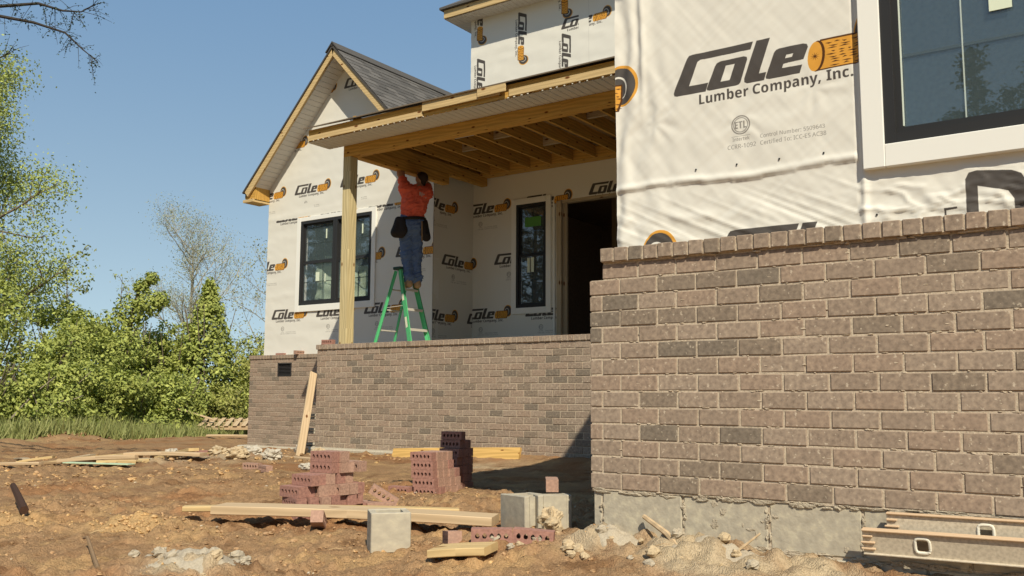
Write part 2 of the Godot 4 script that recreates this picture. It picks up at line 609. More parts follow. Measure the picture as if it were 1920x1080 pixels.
# a sheet of wrap in a vertical plane: origin o, u and v directions, size w by h, normal out; height(u, v) gives the wrinkles; keep(u, v) which cells exist
func wrap_sheet(o: Vector3, u: Vector3, w: float, h: float, out: Vector3, cell: float, height: Callable, keep: Callable, us: Array = [], vs: Array = []) -> ArrayMesh:
	var xs := axis_points(w, cell, us)
	var ys := axis_points(h, cell, vs)
	var pts := PackedVector3Array()
	var uvs := PackedVector2Array()
	for y in ys:
		for x in xs:
			var d: float = height.call(x, y)
			pts.append(o + u * x + Vector3.UP * y + out * d)
			uvs.append(Vector2(x / w, 1.0 - y / h))
	var skip := PackedByteArray()
	for j in ys.size() - 1:
		for i in xs.size() - 1:
			skip.append(0 if keep.call((xs[i] + xs[i + 1]) * 0.5, (ys[j] + ys[j + 1]) * 0.5) else 1)
	return grid_mesh(xs.size(), ys.size(), pts, uvs, skip, out)

func axis_points(w: float, cell: float, stops: Array) -> Array:
	var st := [0.0, w]
	for s in stops:
		if s > 0.001 and s < w - 0.001:
			st.append(s)
	st.sort()
	var r := [0.0]
	for i in st.size() - 1:
		var n := maxi(1, int(ceil((st[i + 1] - st[i]) / cell)))
		for k in n:
			r.append(lerpf(st[i], st[i + 1], (k + 1.0) / n))
	return r

# ---------------------------------------------------------------- the house
var house: Node3D
var wrinkle := FastNoiseLite.new()

# a wall as boxes round its openings, in the plane of x (or z) from a to b; openings: Rect2(u, y, w, h)
func wall_boxes(q: MB, u0: float, u1: float, y0: float, y1: float, openings: Array, place: Callable) -> void:
	var us := [u0, u1]
	var ys := [y0, y1]
	for r in openings:
		us.append_array([r.position.x, r.end.x])
		ys.append_array([r.position.y, r.end.y])
	us.sort()
	ys.sort()
	for j in ys.size() - 1:
		var start := -1.0
		var open := true
		for i in us.size() - 1:
			if us[i + 1] - us[i] < 1e-5 or ys[j + 1] - ys[j] < 1e-5:
				continue
			var c := Vector2((us[i] + us[i + 1]) * 0.5, (ys[j] + ys[j + 1]) * 0.5)
			var solid := true
			for r in openings:
				if r.has_point(c):
					solid = false
			if solid:
				place.call(q, us[i], us[i + 1], ys[j], ys[j + 1])

func window_unit(parent: Node3D, at: Vector3, w: float, h: float, cols: int, rows: int, hung: bool, frame_w: float, muntin: Material, bar := 0.006) -> Node3D:
	# at: lower left corner of the black frame's outside, at the wall's face; x along the wall
	var win := group_node("window", parent, at)
	var q := MB.new()
	var f := frame_w
	q.span(Vector3(0, 0, -0.07), Vector3(f, h, 0.012))
	q.span(Vector3(w - f, 0, -0.07), Vector3(w, h, 0.012))
	q.span(Vector3(f, 0, -0.07), Vector3(w - f, f, 0.010))
	q.span(Vector3(f, h - f, -0.07), Vector3(w - f, h, 0.010))
	put("frame", q.mesh(), M["black_frame"], win)
	var sashes := [[f, h - f, -0.03]]
	if hung:
		sashes = [[f, h * 0.5 + 0.005, -0.020], [h * 0.5 + 0.005, h - f, -0.048]]
	for s in sashes:
		var sw := f * 0.55
		q = MB.new()
		q.span(Vector3(f, s[0], s[2] - 0.02), Vector3(f + sw, s[1], s[2] + 0.012))
		q.span(Vector3(w - f - sw, s[0], s[2] - 0.02), Vector3(w - f, s[1], s[2] + 0.012))
		q.span(Vector3(f + sw, s[0], s[2] - 0.02), Vector3(w - f - sw, s[0] + sw * 1.2, s[2] + 0.010))
		q.span(Vector3(f + sw, s[1] - sw, s[2] - 0.02), Vector3(w - f - sw, s[1], s[2] + 0.010))
		put("sash", q.mesh(), M["black_frame"], win)
		var x0: float = f + sw
		var x1: float = w - f - sw
		var y0: float = s[0] + sw * 1.2
		var y1: float = s[1] - sw
		for lite in 2:
			q = MB.new()
			var zz: float = s[2] - 0.002 - 0.016 * lite
			q.span(Vector3(x0, y0, zz - 0.003), Vector3(x1, y1, zz))
			put("pane", q.mesh(), M["glass"], win)
		for k in range(1, cols):
			q = MB.new()
			var x := lerpf(x0, x1, float(k) / cols)
			q.span(Vector3(x - bar, y0, s[2] - 0.014), Vector3(x + bar, y1, s[2] - 0.008))
			put("muntin", q.mesh(), muntin, win)
		for k in range(1, rows):
			q = MB.new()
			var y := lerpf(y0, y1, float(k) / rows)
			q.span(Vector3(x0, y - 0.006, s[2] - 0.0145), Vector3(x1, y + 0.006, s[2] - 0.0085))
			put("muntin", q.mesh(), M["muntin_dark"], win)
	return win

func sticker(win: Node3D, x: float, y: float, w: float, h: float, z: float, m: Material) -> void:
	var q := MB.new()
	q.span(Vector3(x, y, z), Vector3(x + w, y + h, z + 0.0015))
	put("sticker", q.mesh(), m, win)

func casing(parent: Node3D, r: Rect2, z0: float, z1: float, side: float, head: float, sill: float) -> void:
	# four boards round an opening r, faces from z0 to z1
	var e := 0.0015
	for b in [[r.position.x - side, r.position.y - sill, r.position.x, r.end.y + head, 0.0], [r.end.x, r.position.y - sill, r.end.x + side, r.end.y + head, 0.0], [r.position.x, r.end.y, r.end.x, r.end.y + head, e], [r.position.x, r.position.y - sill, r.end.x, r.position.y, e]]:
		var q := MB.new()
		q.span(Vector3(b[0], b[1], z0), Vector3(b[2], b[3], z1 - b[4]), 0.003)
		put("trim", q.mesh(), M["trim"], parent)

func wing_rake(x: float) -> float:      # top of the wing's roof
	return 7.17 - 1.04 * absf(x + 11.46)

func house_walls() -> void:
	wrinkle.seed = 5
	wrinkle.frequency = 0.9
	wrinkle.fractal_octaves = 3
	# ---- wing, front
	var zf := -11.34
	var opening := Rect2(-12.55, 2.60, 1.755, 1.53)
	var wall := group_node("wing_front_wall", house)
	var q := MB.new()
	wall_boxes(q, -13.46, -9.45, 0.0, 4.75, [opening], func(m: MB, a: float, b: float, c: float, d: float): m.span(Vector3(a, c, zf - 0.15), Vector3(b, d, zf - 0.012)))
	q.prism(PackedVector2Array([Vector2(-13.46, 4.75), Vector2(-9.45, 4.75), Vector2(-9.46, 4.86), Vector2(-11.46, 6.93), Vector2(-13.45, 4.86)]), zf - 0.15, zf - 0.012)
	put("sheathing", q.mesh(), M["wrap_plain"], wall)
	var marks := []
	var x0 := -13.46
	var y0 := 1.66
	for p in [[-13.94, 4.646], [-12.77, 4.646], [-11.60, 4.646], [-13.83, 3.29], [-12.63, 3.29], [-11.43, 3.29], [-10.26, 3.29], [-13.277, 2.376], [-12.11, 2.376], [-10.95, 2.376], [-13.39, 5.53], [-12.22, 5.53], [-11.0, 5.53], [-12.69, 6.44], [-11.565, 6.44]]:
		marks.append([p[0] - x0 - 0.016, p[1] - y0 - 0.089, 0.89, 0, p[1] < 5.0, 0.0])
	for x in [-13.254, -12.09, -10.92]:
		marks.append([x - x0, 4.18 - y0 - 0.089, 0.89, 0, false, 0.045])
	var tx := wrap_texture(4.01, 5.30, 230.0, marks)
	var fold := func(x: float, y: float) -> float:
		var d := wrinkle.get_noise_2d(x * 0.8 + 40.0, y * 3.5) * 0.007 + wrinkle.get_noise_2d(x * 6.0 + y * 7.0, y * 2.0 - x * 3.0) * 0.0030
		d += 0.006 * exp(-pow((y - 1.10 - 0.05 * sin(x * 2.0)) / 0.02, 2.0)) * clampf(1.0 - absf(x - 0.5), 0.0, 1.0)
		d += 0.005 * exp(-pow((y - 2.60 - 0.04 * x) / 0.03, 2.0))
		return 0.002 + d + 0.006
	var keep := func(x: float, y: float) -> bool:
		var wx := x0 + x
		var wy := y0 + y
		return not opening.has_point(Vector2(wx, wy)) and wy < wing_rake(wx) - 0.16
	var sheet := wrap_sheet(Vector3(x0, y0, zf), Vector3.RIGHT, 4.01, 5.30, Vector3.BACK, 0.045, fold, keep, [opening.position.x - x0, opening.end.x - x0], [opening.position.y - y0, opening.end.y - y0])
	put("house_wrap", sheet, wrap_material("wrap_wing", tx), wall)
	# windows of the wing
	for k in 2:
		var win := window_unit(house, Vector3(opening.position.x + 0.88 * k, opening.position.y, zf + 0.018), 0.875, 1.53, 3, 2, true, 0.052, M["muntin_dark"])
		sticker(win, 0.60, 1.18, 0.03, 0.17, -0.040, M["sticker"])
		if k == 0:
			sticker(win, 0.40, 0.42, 0.09, 0.16, -0.012, M["sticker"])
			sticker(win, 0.62, 0.40, 0.03, 0.14, -0.012, M["sticker"])
		else:
			sticker(win, 0.12, 1.18, 0.30, 0.16, -0.040, M["sticker_green"])
	var cas := group_node("window_casing", house)
	casing(cas, opening, zf - 0.012, zf + 0.035, 0.095, 0.075, 0.115)
	# ---- wing, side towards the porch
	var zs0 := zf
	q = MB.new()
	q.span(Vector3(-9.60, 1.2, Z_BACK), Vector3(-9.462, 4.80, zf - 0.15))
	wall = group_node("wing_side_wall", house)
	put("sheathing", q.mesh(), M["wrap_plain"], wall)
	marks = []
	for p in [[-11.03, 4.03], [-11.557, 3.14], [-11.06, 2.21], [-12.25, 2.21]]:
		marks.append([zf - p[0] - 0.016, p[1] - 1.66 - 0.089, 0.89, 0, true, 0.0])
	var side_fold := func(x: float, y: float) -> float: return 0.006 + wrinkle.get_noise_2d(x * 2.0 + 9.0, y * 2.0) * 0.006
	sheet = wrap_sheet(Vector3(-9.455, 1.66, zf), Vector3.FORWARD, 1.06, 3.1, Vector3.RIGHT, 0.06, side_fold, func(_x: float, _y: float) -> bool: return true)
	put("house_wrap", sheet, wrap_material("wrap_side", wrap_texture(1.06, 3.1, 230.0, marks)), wall)
	# ---- back wall of the porch
	var bw := Rect2(-8.535, 2.437, 0.585, 1.72)
	var door := Rect2(-7.68, 1.69, 1.75, 2.43)
	wall = group_node("porch_back_wall", house)
	q = MB.new()
	wall_boxes(q, -9.60, -2.0, 0.0, 4.80, [bw, door], func(m: MB, a: float, b: float, c: float, d: float): m.span(Vector3(a, c, Z_BACK - 0.15), Vector3(b, d, Z_BACK - 0.012)))
	put("sheathing", q.mesh(), M["wrap_plain"], wall)
	marks = []
	for p in [[-9.596, 4.095], [-8.40, 4.105], [-7.16, 4.165], [-5.95, 4.17], [-10.303, 3.14], [-8.996, 3.19], [-5.9, 3.2], [-9.572, 2.29], [-8.36, 2.29], [-5.8, 2.29]]:
		marks.append([p[0] + 9.46 - 0.016, p[1] - 1.66 - 0.089, 0.89, 0, true, 0.0])
	var wx0 := -9.46
	var back_keep := func(x: float, y: float) -> bool: return not bw.has_point(Vector2(wx0 + x, 1.66 + y)) and not door.has_point(Vector2(wx0 + x, 1.66 + y))
	sheet = wrap_sheet(Vector3(wx0, 1.66, Z_BACK), Vector3.RIGHT, 7.24, 3.1, Vector3.BACK, 0.07, side_fold, back_keep, [bw.position.x - wx0, bw.end.x - wx0, door.position.x - wx0, door.end.x - wx0], [bw.position.y - 1.66, bw.end.y - 1.66, door.position.y - 1.66, door.end.y - 1.66])
	put("house_wrap", sheet, wrap_material("wrap_back", wrap_texture(7.24, 3.1, 230.0, marks)), wall)
	var bwin := window_unit(house, Vector3(bw.position.x, bw.position.y, Z_BACK + 0.018), bw.size.x, bw.size.y, 2, 2, true, 0.045, M["muntin_dark"])
	sticker(bwin, 0.21, 0.58, 0.05, 0.24, -0.012, M["sticker"])
	sticker(bwin, 0.28, 0.58, 0.06, 0.24, -0.012, M["sticker"])
	sticker(bwin, 0.14, 1.34, 0.32, 0.16, -0.040, M["sticker_green"])
	cas = group_node("window_casing", house)
	casing(cas, bw, Z_BACK - 0.012, Z_BACK + 0.035, 0.095, 0.095, 0.10)
	# rough frame of the doorway, with the wrap's loose edge
	var jam := group_node("door_frame", house)
	lumber("jamb", jam, Vector3(-7.70, 1.70, Z_BACK + 0.02), Vector3(-7.70, 4.13, Z_BACK + 0.02), 0.04, 0.09, M["pine_grey"], Vector3.BACK)
	lumber("jamb", jam, Vector3(-7.655, 1.70, Z_BACK - 0.06), Vector3(-7.655, 4.11, Z_BACK - 0.06), 0.05, 0.12, M["pine_grey"], Vector3.BACK)
	lumber("header", jam, Vector3(-7.70, 4.12, Z_BACK - 0.05), Vector3(-5.93, 4.12, Z_BACK - 0.05), 0.05, 0.12, M["pine_grey"])
	lumber("casing_board", jam, Vector3(-7.79, 1.75, Z_BACK + 0.02), Vector3(-7.79, 4.10, Z_BACK + 0.02), 0.045, 0.03, M["trim"], Vector3.BACK)
	# ---- upper storey
	wall = group_node("upper_wall", house)
	q = MB.new()
	q.span(Vector3(-9.52, 4.80, Z_BACK - 0.15), Vector3(-1.9, 7.60, Z_BACK - 0.012))
	q.span(Vector3(-9.52, 4.80, -18.0), Vector3(-9.37, 7.60, Z_BACK - 0.15))
	put("sheathing", q.mesh(), M["wrap_plain"], wall)
	marks = []
	for p in [[-8.526, 7.52], [-9.398, 6.885], [-9.398, 8.06], [-7.655, 6.945], [-7.655, 8.13], [-8.526, 6.35]]:
		marks.append([p[0] + 9.53 - 0.089, p[1] - 4.75, 0.89, 1, false, 0.0])
	var sheet_edge := func(im: Image, t: Transform2D) -> void:
		fill_poly(im, shape_px(t, [2.385, 0.0, 2.392, 0.0, 2.392, 2.85, 2.385, 2.85]), Color(0.80, 0.79, 0.76))
		for p in [[-7.68, 7.0], [-6.50, 7.0]]:
			var sc: float = t.x.x * 0.89
			print_logo(im, Transform2D(Vector2(sc, 0), Vector2(0, -sc), t * Vector2(p[0] + 9.53, p[1] - 4.75 - 0.089)), false, 3)
		fill_poly(im, shape_px(t, [2.20, 2.18, 2.386, 2.18, 2.386, 2.5, 2.20, 2.5]), WRAP)
	tx = wrap_texture(7.5, 2.85, 230.0, marks, sheet_edge)
	var up_fold := func(x: float, y: float) -> float:
		var d := wrinkle.get_noise_2d(x * 1.2 - y * 2.0, y * 4.0 + x) * 0.008 + wrinkle.get_noise_2d(x * 6.0, y * 9.0 - x * 4.0) * 0.004
		return 0.008 + d
	sheet = wrap_sheet(Vector3(-9.53, 4.75, Z_BACK), Vector3.RIGHT, 7.5, 2.85, Vector3.BACK, 0.055, up_fold, func(_x: float, _y: float) -> bool: return true)
	put("house_wrap", sheet, wrap_material("wrap_upper", tx), wall)
	# ---- right bay
	bay_wall()
	# ---- what the windows look into: floors, ceilings and walls of unfinished rooms
	var room := group_node("interior", house)
	q = MB.new()
	q.span(Vector3(-13.46, 1.62, -16.0), Vector3(-9.6, 1.70, zf - 0.15))
	q.span(Vector3(-13.46, 4.74, -16.0), Vector3(-9.6, 4.80, zf - 0.15))
	q.span(Vector3(-13.46, 1.70, -16.1), Vector3(-9.6, 4.74, -16.0))
	q.span(Vector3(-13.46, 1.70, -16.0), Vector3(-13.32, 4.74, zf - 0.15))
	put("wing_room", q.mesh(), M["interior"], room)
	# polythene hung inside the wing's windows, in loose folds
	var poly := wrap_sheet(Vector3(-12.75, 1.9, zf - 0.55), Vector3.RIGHT, 2.1, 1.72, Vector3.BACK, 0.05, func(x: float, y: float) -> float: return 0.06 * sin(x * 9.0 + 2.0 * wrinkle.get_noise_2d(x, y * 2.0)) + 0.05 * wrinkle.get_noise_2d(x * 4.0, y * 3.0), func(x: float, y: float) -> bool: return y < 1.55 + 0.12 * sin(x * 4.0))
	put("polythene_sheet", poly, M["poly_sheet"], room)
	q = MB.new()
	q.span(Vector3(-9.6, 1.60, -17.0), Vector3(-2.0, 1.69, Z_BACK - 0.15))
	q.span(Vector3(-9.6, 4.60, -17.0), Vector3(-2.0, 4.70, Z_BACK - 0.15))
	q.span(Vector3(-9.6, 1.69, -17.1), Vector3(3.0, 4.60, -17.0))
	q.span(Vector3(-2.1, 1.60, Z_BACK - 0.15), Vector3(3.2, 1.70, -4.3))
	q.span(Vector3(-2.1, 4.60, Z_BACK - 0.15), Vector3(3.2, 4.70, -4.3))
	q.span(Vector3(-2.05, 1.70, -7.6), Vector3(3.0, 4.60, -7.5))
	q.span(Vector3(3.0, 0.2, -17.0), Vector3(3.15, 4.60, -4.3))
	q.span(Vector3(-9.6, 1.69, -17.0), Vector3(-9.5, 4.6, Z_BACK - 0.15))
	put("hall", q.mesh(), M["bare_room"], room)
	for k in 7:
		lumber("stud", room, Vector3(-7.9 + 0.41 * k, 1.70, -14.6), Vector3(-7.9 + 0.41 * k, 4.60, -14.6), 0.04, 0.09, M["stud"], Vector3.BACK)

func bay_fold(x: float, y: float) -> float:
	# x from the bay's left edge, y from 1.55 m up: hanging folds at the edge, a lapped seam, loose slack below it
	var wy := 1.55 + y
	var d := 0.0
	# soft hanging folds by the corner
	var edge := exp(-pow(x / 0.22, 2.0))
	d += edge * 0.012 * (0.5 + 0.5 * sin(x * 52.0 + wy * 1.6 + 1.2 * wrinkle.get_noise_2d(x * 2.0, wy * 1.5) * 4.0))
	d += 0.010 * exp(-pow((x - 0.145 - 0.012 * sin(wy * 3.0)) / 0.016, 2.0)) * clampf((wy - 2.35) * 3.0, 0.0, 1.0)
	# fine crinkle that follows the weave's tension lines
	var a := x * 0.80 + wy * 0.60
	var b := -x * 0.60 + wy * 0.80
	d += wrinkle.get_noise_2d(a * 1.2 + 20.0, b * 22.0) * 0.0016
	d += wrinkle.get_noise_2d(b * 1.5 + 70.0, a * 24.0) * 0.0011
	d += wrinkle.get_noise_2d(x * 2.0 + 5.0, wy * 2.0) * 0.006
	# puckers radiating from fixing nails
	for p in [Vector2(0.22, 2.37), Vector2(0.66, 2.30), Vector2(1.02, 2.41)]:
		var r: Vector2 = Vector2(x, wy) - p
		var l: float = r.length()
		d += 0.0035 * exp(-l * 8.0) * sin(r.angle() * 6.0 + p.x * 20.0 + 5.0 * wrinkle.get_noise_2d(x * 3.0, wy * 3.0)) * clampf(l * 10.0, 0.0, 1.0)
	# the lap: the upper sheet ends in a loose rolled edge
	var lap := 2.035 + 0.010 * sin(x * 7.0) + 0.006 * wrinkle.get_noise_2d(x * 5.0, 3.0)
	if x < 1.20:
		d += (0.006 + 0.006 * (0.5 + wrinkle.get_noise_2d(x * 3.0, 9.0))) * exp(-pow((wy - lap - 0.018) / 0.016, 2.0))
		if wy > lap:
			d += 0.005
		# slack below the lap: diagonal swags
		if wy < lap:
			var k := clampf((lap - wy) * 6.0, 0.0, 1.0)
			var s := x * 3.2 + (wy - 1.7) * 13.0 + 1.8 * wrinkle.get_noise_2d(x * 1.6, wy * 2.5)
			d += k * (0.004 * pow(0.5 + 0.5 * sin(s * 2.1), 3.0) + 0.007 * pow(1.0 - absf(wrinkle.get_noise_2d(x * 1.6 + wy * 2.6 + 4.0, wy * 9.0 + x * 4.5)), 7.0) + wrinkle.get_noise_2d(x * 5.0 + wy * 9.0, wy * 5.0 - x * 6.0) * 0.003)
	else:
		var k := clampf((2.0 - wy) * 6.0, 0.0, 1.0)
		d += k * (0.012 * pow(1.0 - absf(wrinkle.get_noise_2d(x * 3.0 - wy * 2.0, wy * 9.0 + x * 2.0)), 6.0) + wrinkle.get_noise_2d(x * 7.0, wy * 9.0) * 0.004)
		d += 0.012 * exp(-pow((x - 1.225) / 0.014, 2.0))
	return 0.008 + d

func bay_wall() -> void:
	var zf := -4.14
	var opening := Rect2(-0.895, 2.09, 1.62, 1.75)
	var wall := group_node("bay_front_wall", house)
	var q := MB.new()
	wall_boxes(q, -2.20, 3.0, 0.56, 4.70, [opening], func(m: MB, a: float, b: float, c: float, d: float): m.span(Vector3(a, c, zf - 0.15), Vector3(b, d, zf - 0.010)))
	put("sheathing", q.mesh(), M["wrap_plain"], wall)
	var x0 := -2.216
	var y0 := 1.55
	var marks := [[-1.905 - x0, 2.391 - y0, 1.0, 0, true, 0.0], [-3.165 - x0, 2.378 - y0, 1.0, 0, false, 0.0], [-0.64 - x0, 2.39 - y0, 1.0, 0, true, 0.0]]
	marks.append([-1.715 - x0, 1.488 - y0, 1.0, 0, false, 0.0])
	marks.append([-2.96 - x0, 1.488 - y0, 1.0, 0, false, 0.0])
	var more := func(im: Image, t: Transform2D) -> void:
		# the strip of another sheet right of the seam, with the letter's bow and a bar
		fill_poly(im, shape_px(t, [1.20, 0.0, 3.1, 0.0, 3.1, 0.43, 1.20, 0.43]), WRAP)
		var o := Vector2(-0.592 - x0, 1.60 - y0)
		fill_poly(im, shape_px(t, [o.x, o.y, o.x, o.y + 0.30, o.x + 0.014, o.y + 0.327, o.x + 0.045, o.y + 0.333, o.x + 0.17, o.y + 0.318, o.x + 0.205, o.y + 0.30, o.x + 0.225, o.y + 0.26, o.x + 0.225, o.y]), INK)
		fill_poly(im, shape_px(t, [o.x + 0.045, o.y, o.x + 0.045, o.y + 0.268, o.x + 0.155, o.y + 0.235, o.x + 0.175, o.y + 0.20, o.x + 0.175, o.y]), WRAP)
		fill_poly(im, shape_px(t, [o.x - 0.085, o.y + 0.178, o.x - 0.035, o.y + 0.182, o.x - 0.035, o.y + 0.190, o.x - 0.085, o.y + 0.188]), INK)
		fill_poly(im, shape_px(t, [o.x - 0.085, o.y + 0.10, o.x - 0.078, o.y + 0.10, o.x - 0.078, o.y + 0.188, o.x - 0.085, o.y + 0.188]), INK)
	var tx := wrap_texture(3.1, 1.55, 640.0, marks, more)
	var keep := func(x: float, y: float) -> bool: return not opening.has_point(Vector2(x0 + x, y0 + y))
	var sheet := wrap_sheet(Vector3(x0, y0, zf), Vector3.RIGHT, 3.1, 1.55, Vector3.BACK, 0.009, bay_fold, keep, [opening.position.x - x0, opening.end.x - x0], [opening.position.y - y0])
	put("house_wrap", sheet, wrap_material("wrap_bay", tx), wall)
	var sheet2 := wrap_sheet(Vector3(x0, y0 + 1.55, zf), Vector3.RIGHT, 3.1, 1.55, Vector3.BACK, 0.03, func(x: float, y: float) -> float: return bay_fold(x, 1.55 + y), func(x: float, y: float) -> bool: return not opening.has_point(Vector2(x0 + x, y0 + 1.55 + y)), [opening.position.x - x0, opening.end.x - x0], [opening.end.y - y0 - 1.55])
	put("house_wrap", sheet2, M["wrap_plain"], wall)
	for p in [Vector2(-1.161, 2.097), Vector2(-1.364, 2.099), Vector2(-1.569, 2.102), Vector2(-1.777, 2.105), Vector2(-0.945, 1.79)]:
		q = MB.new()
		q.box(Vector3(0.009, 0.009, 0.004), Vector3(p.x, p.y, zf + 0.004 + bay_fold(p.x - x0, p.y - 1.55)), 0.002)
		put("nail", q.mesh(), M["black_frame"], wall)
	# corner return of the wrap and the bay's side wall
	q = MB.new()
	q.span(Vector3(-2.20, 0.56, Z_BACK), Vector3(-2.05, 4.70, zf - 0.15))
	put("bay_side_wall", q.mesh(), M["wrap_plain"], house)
	var win := window_unit(house, Vector3(opening.position.x, opening.position.y, zf + 0.022), opening.size.x, opening.size.y, 6, 5, false, 0.045, M["muntin"], 0.0025)
	sticker(win, 0.425, 0.512, 0.085, 0.12, -0.028, M["sticker"])
	q = MB.new()
	q.span(Vector3(0.0705, 0.080, -0.034), Vector3(0.0755, 1.68, -0.024))
	put("glazing_spacer", q.mesh(), M["muntin"], win)
	var cas := group_node("window_casing", house)
	casing(cas, opening, zf + 0.004, zf + 0.046, 0.092, 0.092, 0.100)

# ---------------------------------------------------------------- roofs
func ridged_panel(a: Vector3, along: Vector3, length: float, across: Vector3, width: float, down: Vector3, step: float) -> ArrayMesh:
	# vinyl soffit: flat ribs with v-grooves across its length
	var q := MB.new()
	var n := int(length / step)
	for k in n:
		var s := k * step
		var pts := [[s, 0.0], [s + step * 0.82, 0.0], [s + step * 0.91, -0.010], [s + step, 0.0]]
		for i in 3:
			var p0: Vector3 = a + along * pts[i][0] + down * pts[i][1]
			var p1: Vector3 = a + along * pts[i + 1][0] + down * pts[i + 1][1]
			q.quad(p0, p1, p1 + across * width, p0 + across * width, down)
	q.quad(a - down * 0.015, a + along * length - down * 0.015, a + along * length + across * width - down * 0.015, a + across * width - down * 0.015, -down)
	return q.mesh()

func roofs() -> void:
	# ---- wing gable: two slopes, rake boards, vinyl soffits, shingles on the slope in view
	var roof := group_node("wing_roof", house)
	var zf := -10.93
	var zb := -16.5
	var apex := Vector2(-11.46, 7.13)
	for s in [-1.0, 1.0]:
		var d := Vector2(s, -1.04).normalized()
		var nn := Vector2(1.04 * s, 1.0).normalized()
		var l := 3.30
		var p := PackedVector2Array([apex - nn * 0.05, apex - nn * 0.02, apex + d * l - nn * 0.02, apex + d * l - nn * 0.05])
		var q := MB.new()
		q.prism(p, zb, zf + 0.02)
		put("deck", q.mesh(), M["drip_edge"], roof)
		# rake board
		var t0 := apex - nn * 0.055 + Vector2(0, 0)
		var b := PackedVector2Array([t0, t0 + d * (l - 0.04), t0 + d * (l - 0.04) - nn * 0.125, Vector2(apex.x, t0.y - 0.125 * 1.44)])
		q = MB.new()
		q.prism(b, zf - 0.04, zf)
		put("rake_board", q.mesh(), M["pine_pale"], roof)
		# soffit between the rake board and the wall
		var s0 := Vector2(apex.x, apex.y - 0.055 * 1.44 - 0.105 * 1.44)
		var o := Vector3(s0.x, s0.y, zf - 0.045)
		var sm := ridged_panel(o, Vector3(d.x, d.y, 0), l - 0.2, Vector3(0, 0, -1), 0.40, Vector3(-nn.x, -nn.y, 0), 0.10)
		put("soffit", sm, M["vinyl"], roof)
		# eave: fascia board and boxed return
		var e := apex + d * (l - 0.05)
		q = MB.new()
		q.span(Vector3(e.x - 0.02 * s, e.y - 0.16, zb), Vector3(e.x + 0.01 * s, e.y - 0.01, zf - 0.05))
		put("fascia", q.mesh(), M["pine_pale"], roof)
		q = MB.new()
		var wx: float = -11.46 + 1.99 * s
		q.prism(PackedVector2Array([Vector2(wx, e.y - 0.20), Vector2(e.x, e.y - 0.16), e - Vector2(0, 0.02), Vector2(wx, e.y + 0.22)]), -11.33, zf - 0.05)
		put("eave_return", q.mesh(), M["pine"], roof)
		q = MB.new()
		q.span(Vector3(wx, e.y - 0.235, -11.33), Vector3(e.x + 0.02 * s, e.y - 0.185, zf - 0.01))
		put("return_board", q.mesh(), M["pine_pale"], roof)
	# shingles on the slope towards the porch
	var d2 := Vector2(1.0, -1.04).normalized()
	var n2 := Vector2(1.04, 1.0).normalized()
	var tabs := []
	for k in 3:
		var q := MB.new()
		q.box(Vector3(0.175, 0.008 + 0.003 * k, 0.248), Vector3(0, 0, 0), 0.002)
		tabs.append(q.mesh())
	var hq := MB.new()
	hq.box(Vector3(0.175, 0.009, 0.122), Vector3.ZERO, 0.002)
	var half_tab := hq.mesh()
	rng.seed = 71
	var rest := MB.new()
	var count := 0
	var rows := 22
	for r in rows:
		var z := zf - 0.104 - (0.0 if r % 2 == 0 else 0.126)
		if r % 2 == 1:
			put("shingle", half_tab, M["shingle_b"], roof, Transform3D(Basis(Vector3(d2.x, d2.y, 0), Vector3(n2.x, n2.y, 0), Vector3(0, 0, 1)) * Basis(Vector3(0, 0, 1), 0.045), Vector3(apex.x + d2.x * (0.075 + r * 0.14) + n2.x * -0.006, apex.y + d2.y * (0.075 + r * 0.14) - n2.y * 0.006, zf - 0.041)))
			count += 1
		while z > -13.9:
			var c := apex + d2 * (0.075 + r * 0.14) + n2 * -0.006
			var bas := Basis(Vector3(d2.x, d2.y, 0), Vector3(n2.x, n2.y, 0), Vector3(0, 0, 1)) * Basis(Vector3(0, 0, 1), 0.045)
			var tone: String = ["shingle_a", "shingle_b", "shingle_c"][rng.randi() % 3]
			put("shingle", tabs[rng.randi() % 3], M[tone], roof, Transform3D(bas, Vector3(c.x, c.y, z)))
			count += 1
			z -= 0.252
			if count >= 290:
				break
		if count >= 290:
			break
	var cap := MB.new()
	cap.prism(PackedVector2Array([apex + Vector2(-0.16, -0.135), apex + Vector2(0, 0.035), apex + Vector2(0.16, -0.135), apex + Vector2(0.15, -0.150), apex + Vector2(0, 0.008), apex + Vector2(-0.15, -0.150)]), zb, zf + 0.03)
	put("ridge_cap", cap.mesh(), M["shingle_c"], roof)
	# ---- porch roof: a single slope over open joists
	var porch := group_node("porch_roof", house)
	var xl := -9.56
	var xr := -2.0
	var q2 := MB.new()
	q2.xf = Transform3D(Basis(Vector3(0, 1, 0), PI * 0.5), Vector3.ZERO)
	# profile in (-z, y) extruded along x
	q2.prism(PackedVector2Array([Vector2(8.60, 4.692), Vector2(8.60, 4.708), Vector2(12.4, 6.303), Vector2(12.4, 6.24)]), xl, xr)
	put("deck", q2.mesh(), M["roof_deck"], porch)
	q2 = MB.new()
	for k in 27:
		var t := k * 0.14
		var z := 8.60 + t * 0.922
		var y := 4.714 + t * 0.387
		q2.xf = Transform3D(Basis(Vector3(1, 0, 0), 0.397), Vector3((xl + xr) * 0.5, y + 0.020, -z - 0.085))
		q2.box(Vector3(xr - xl, 0.006, 0.18))
	q2.xf = Transform3D.IDENTITY
	put("shingle_courses", q2.mesh(), M["shingle_a"], porch)
	lumber("sub_fascia", porch, Vector3(xl + 0.04, 4.605, -8.685), Vector3(xr, 4.605, -8.685), 0.165, 0.04, M["pine"])
	lumber("fascia_board", porch, Vector3(xl + 0.05, 4.562, -8.655), Vector3(-7.42, 4.562, -8.655), 0.075, 0.02, M["pine_pale"])
	lumber("fascia_board", porch, Vector3(-7.41, 4.640, -8.635), Vector3(-6.20, 4.640, -8.635), 0.125, 0.02, M["pine_pale"])
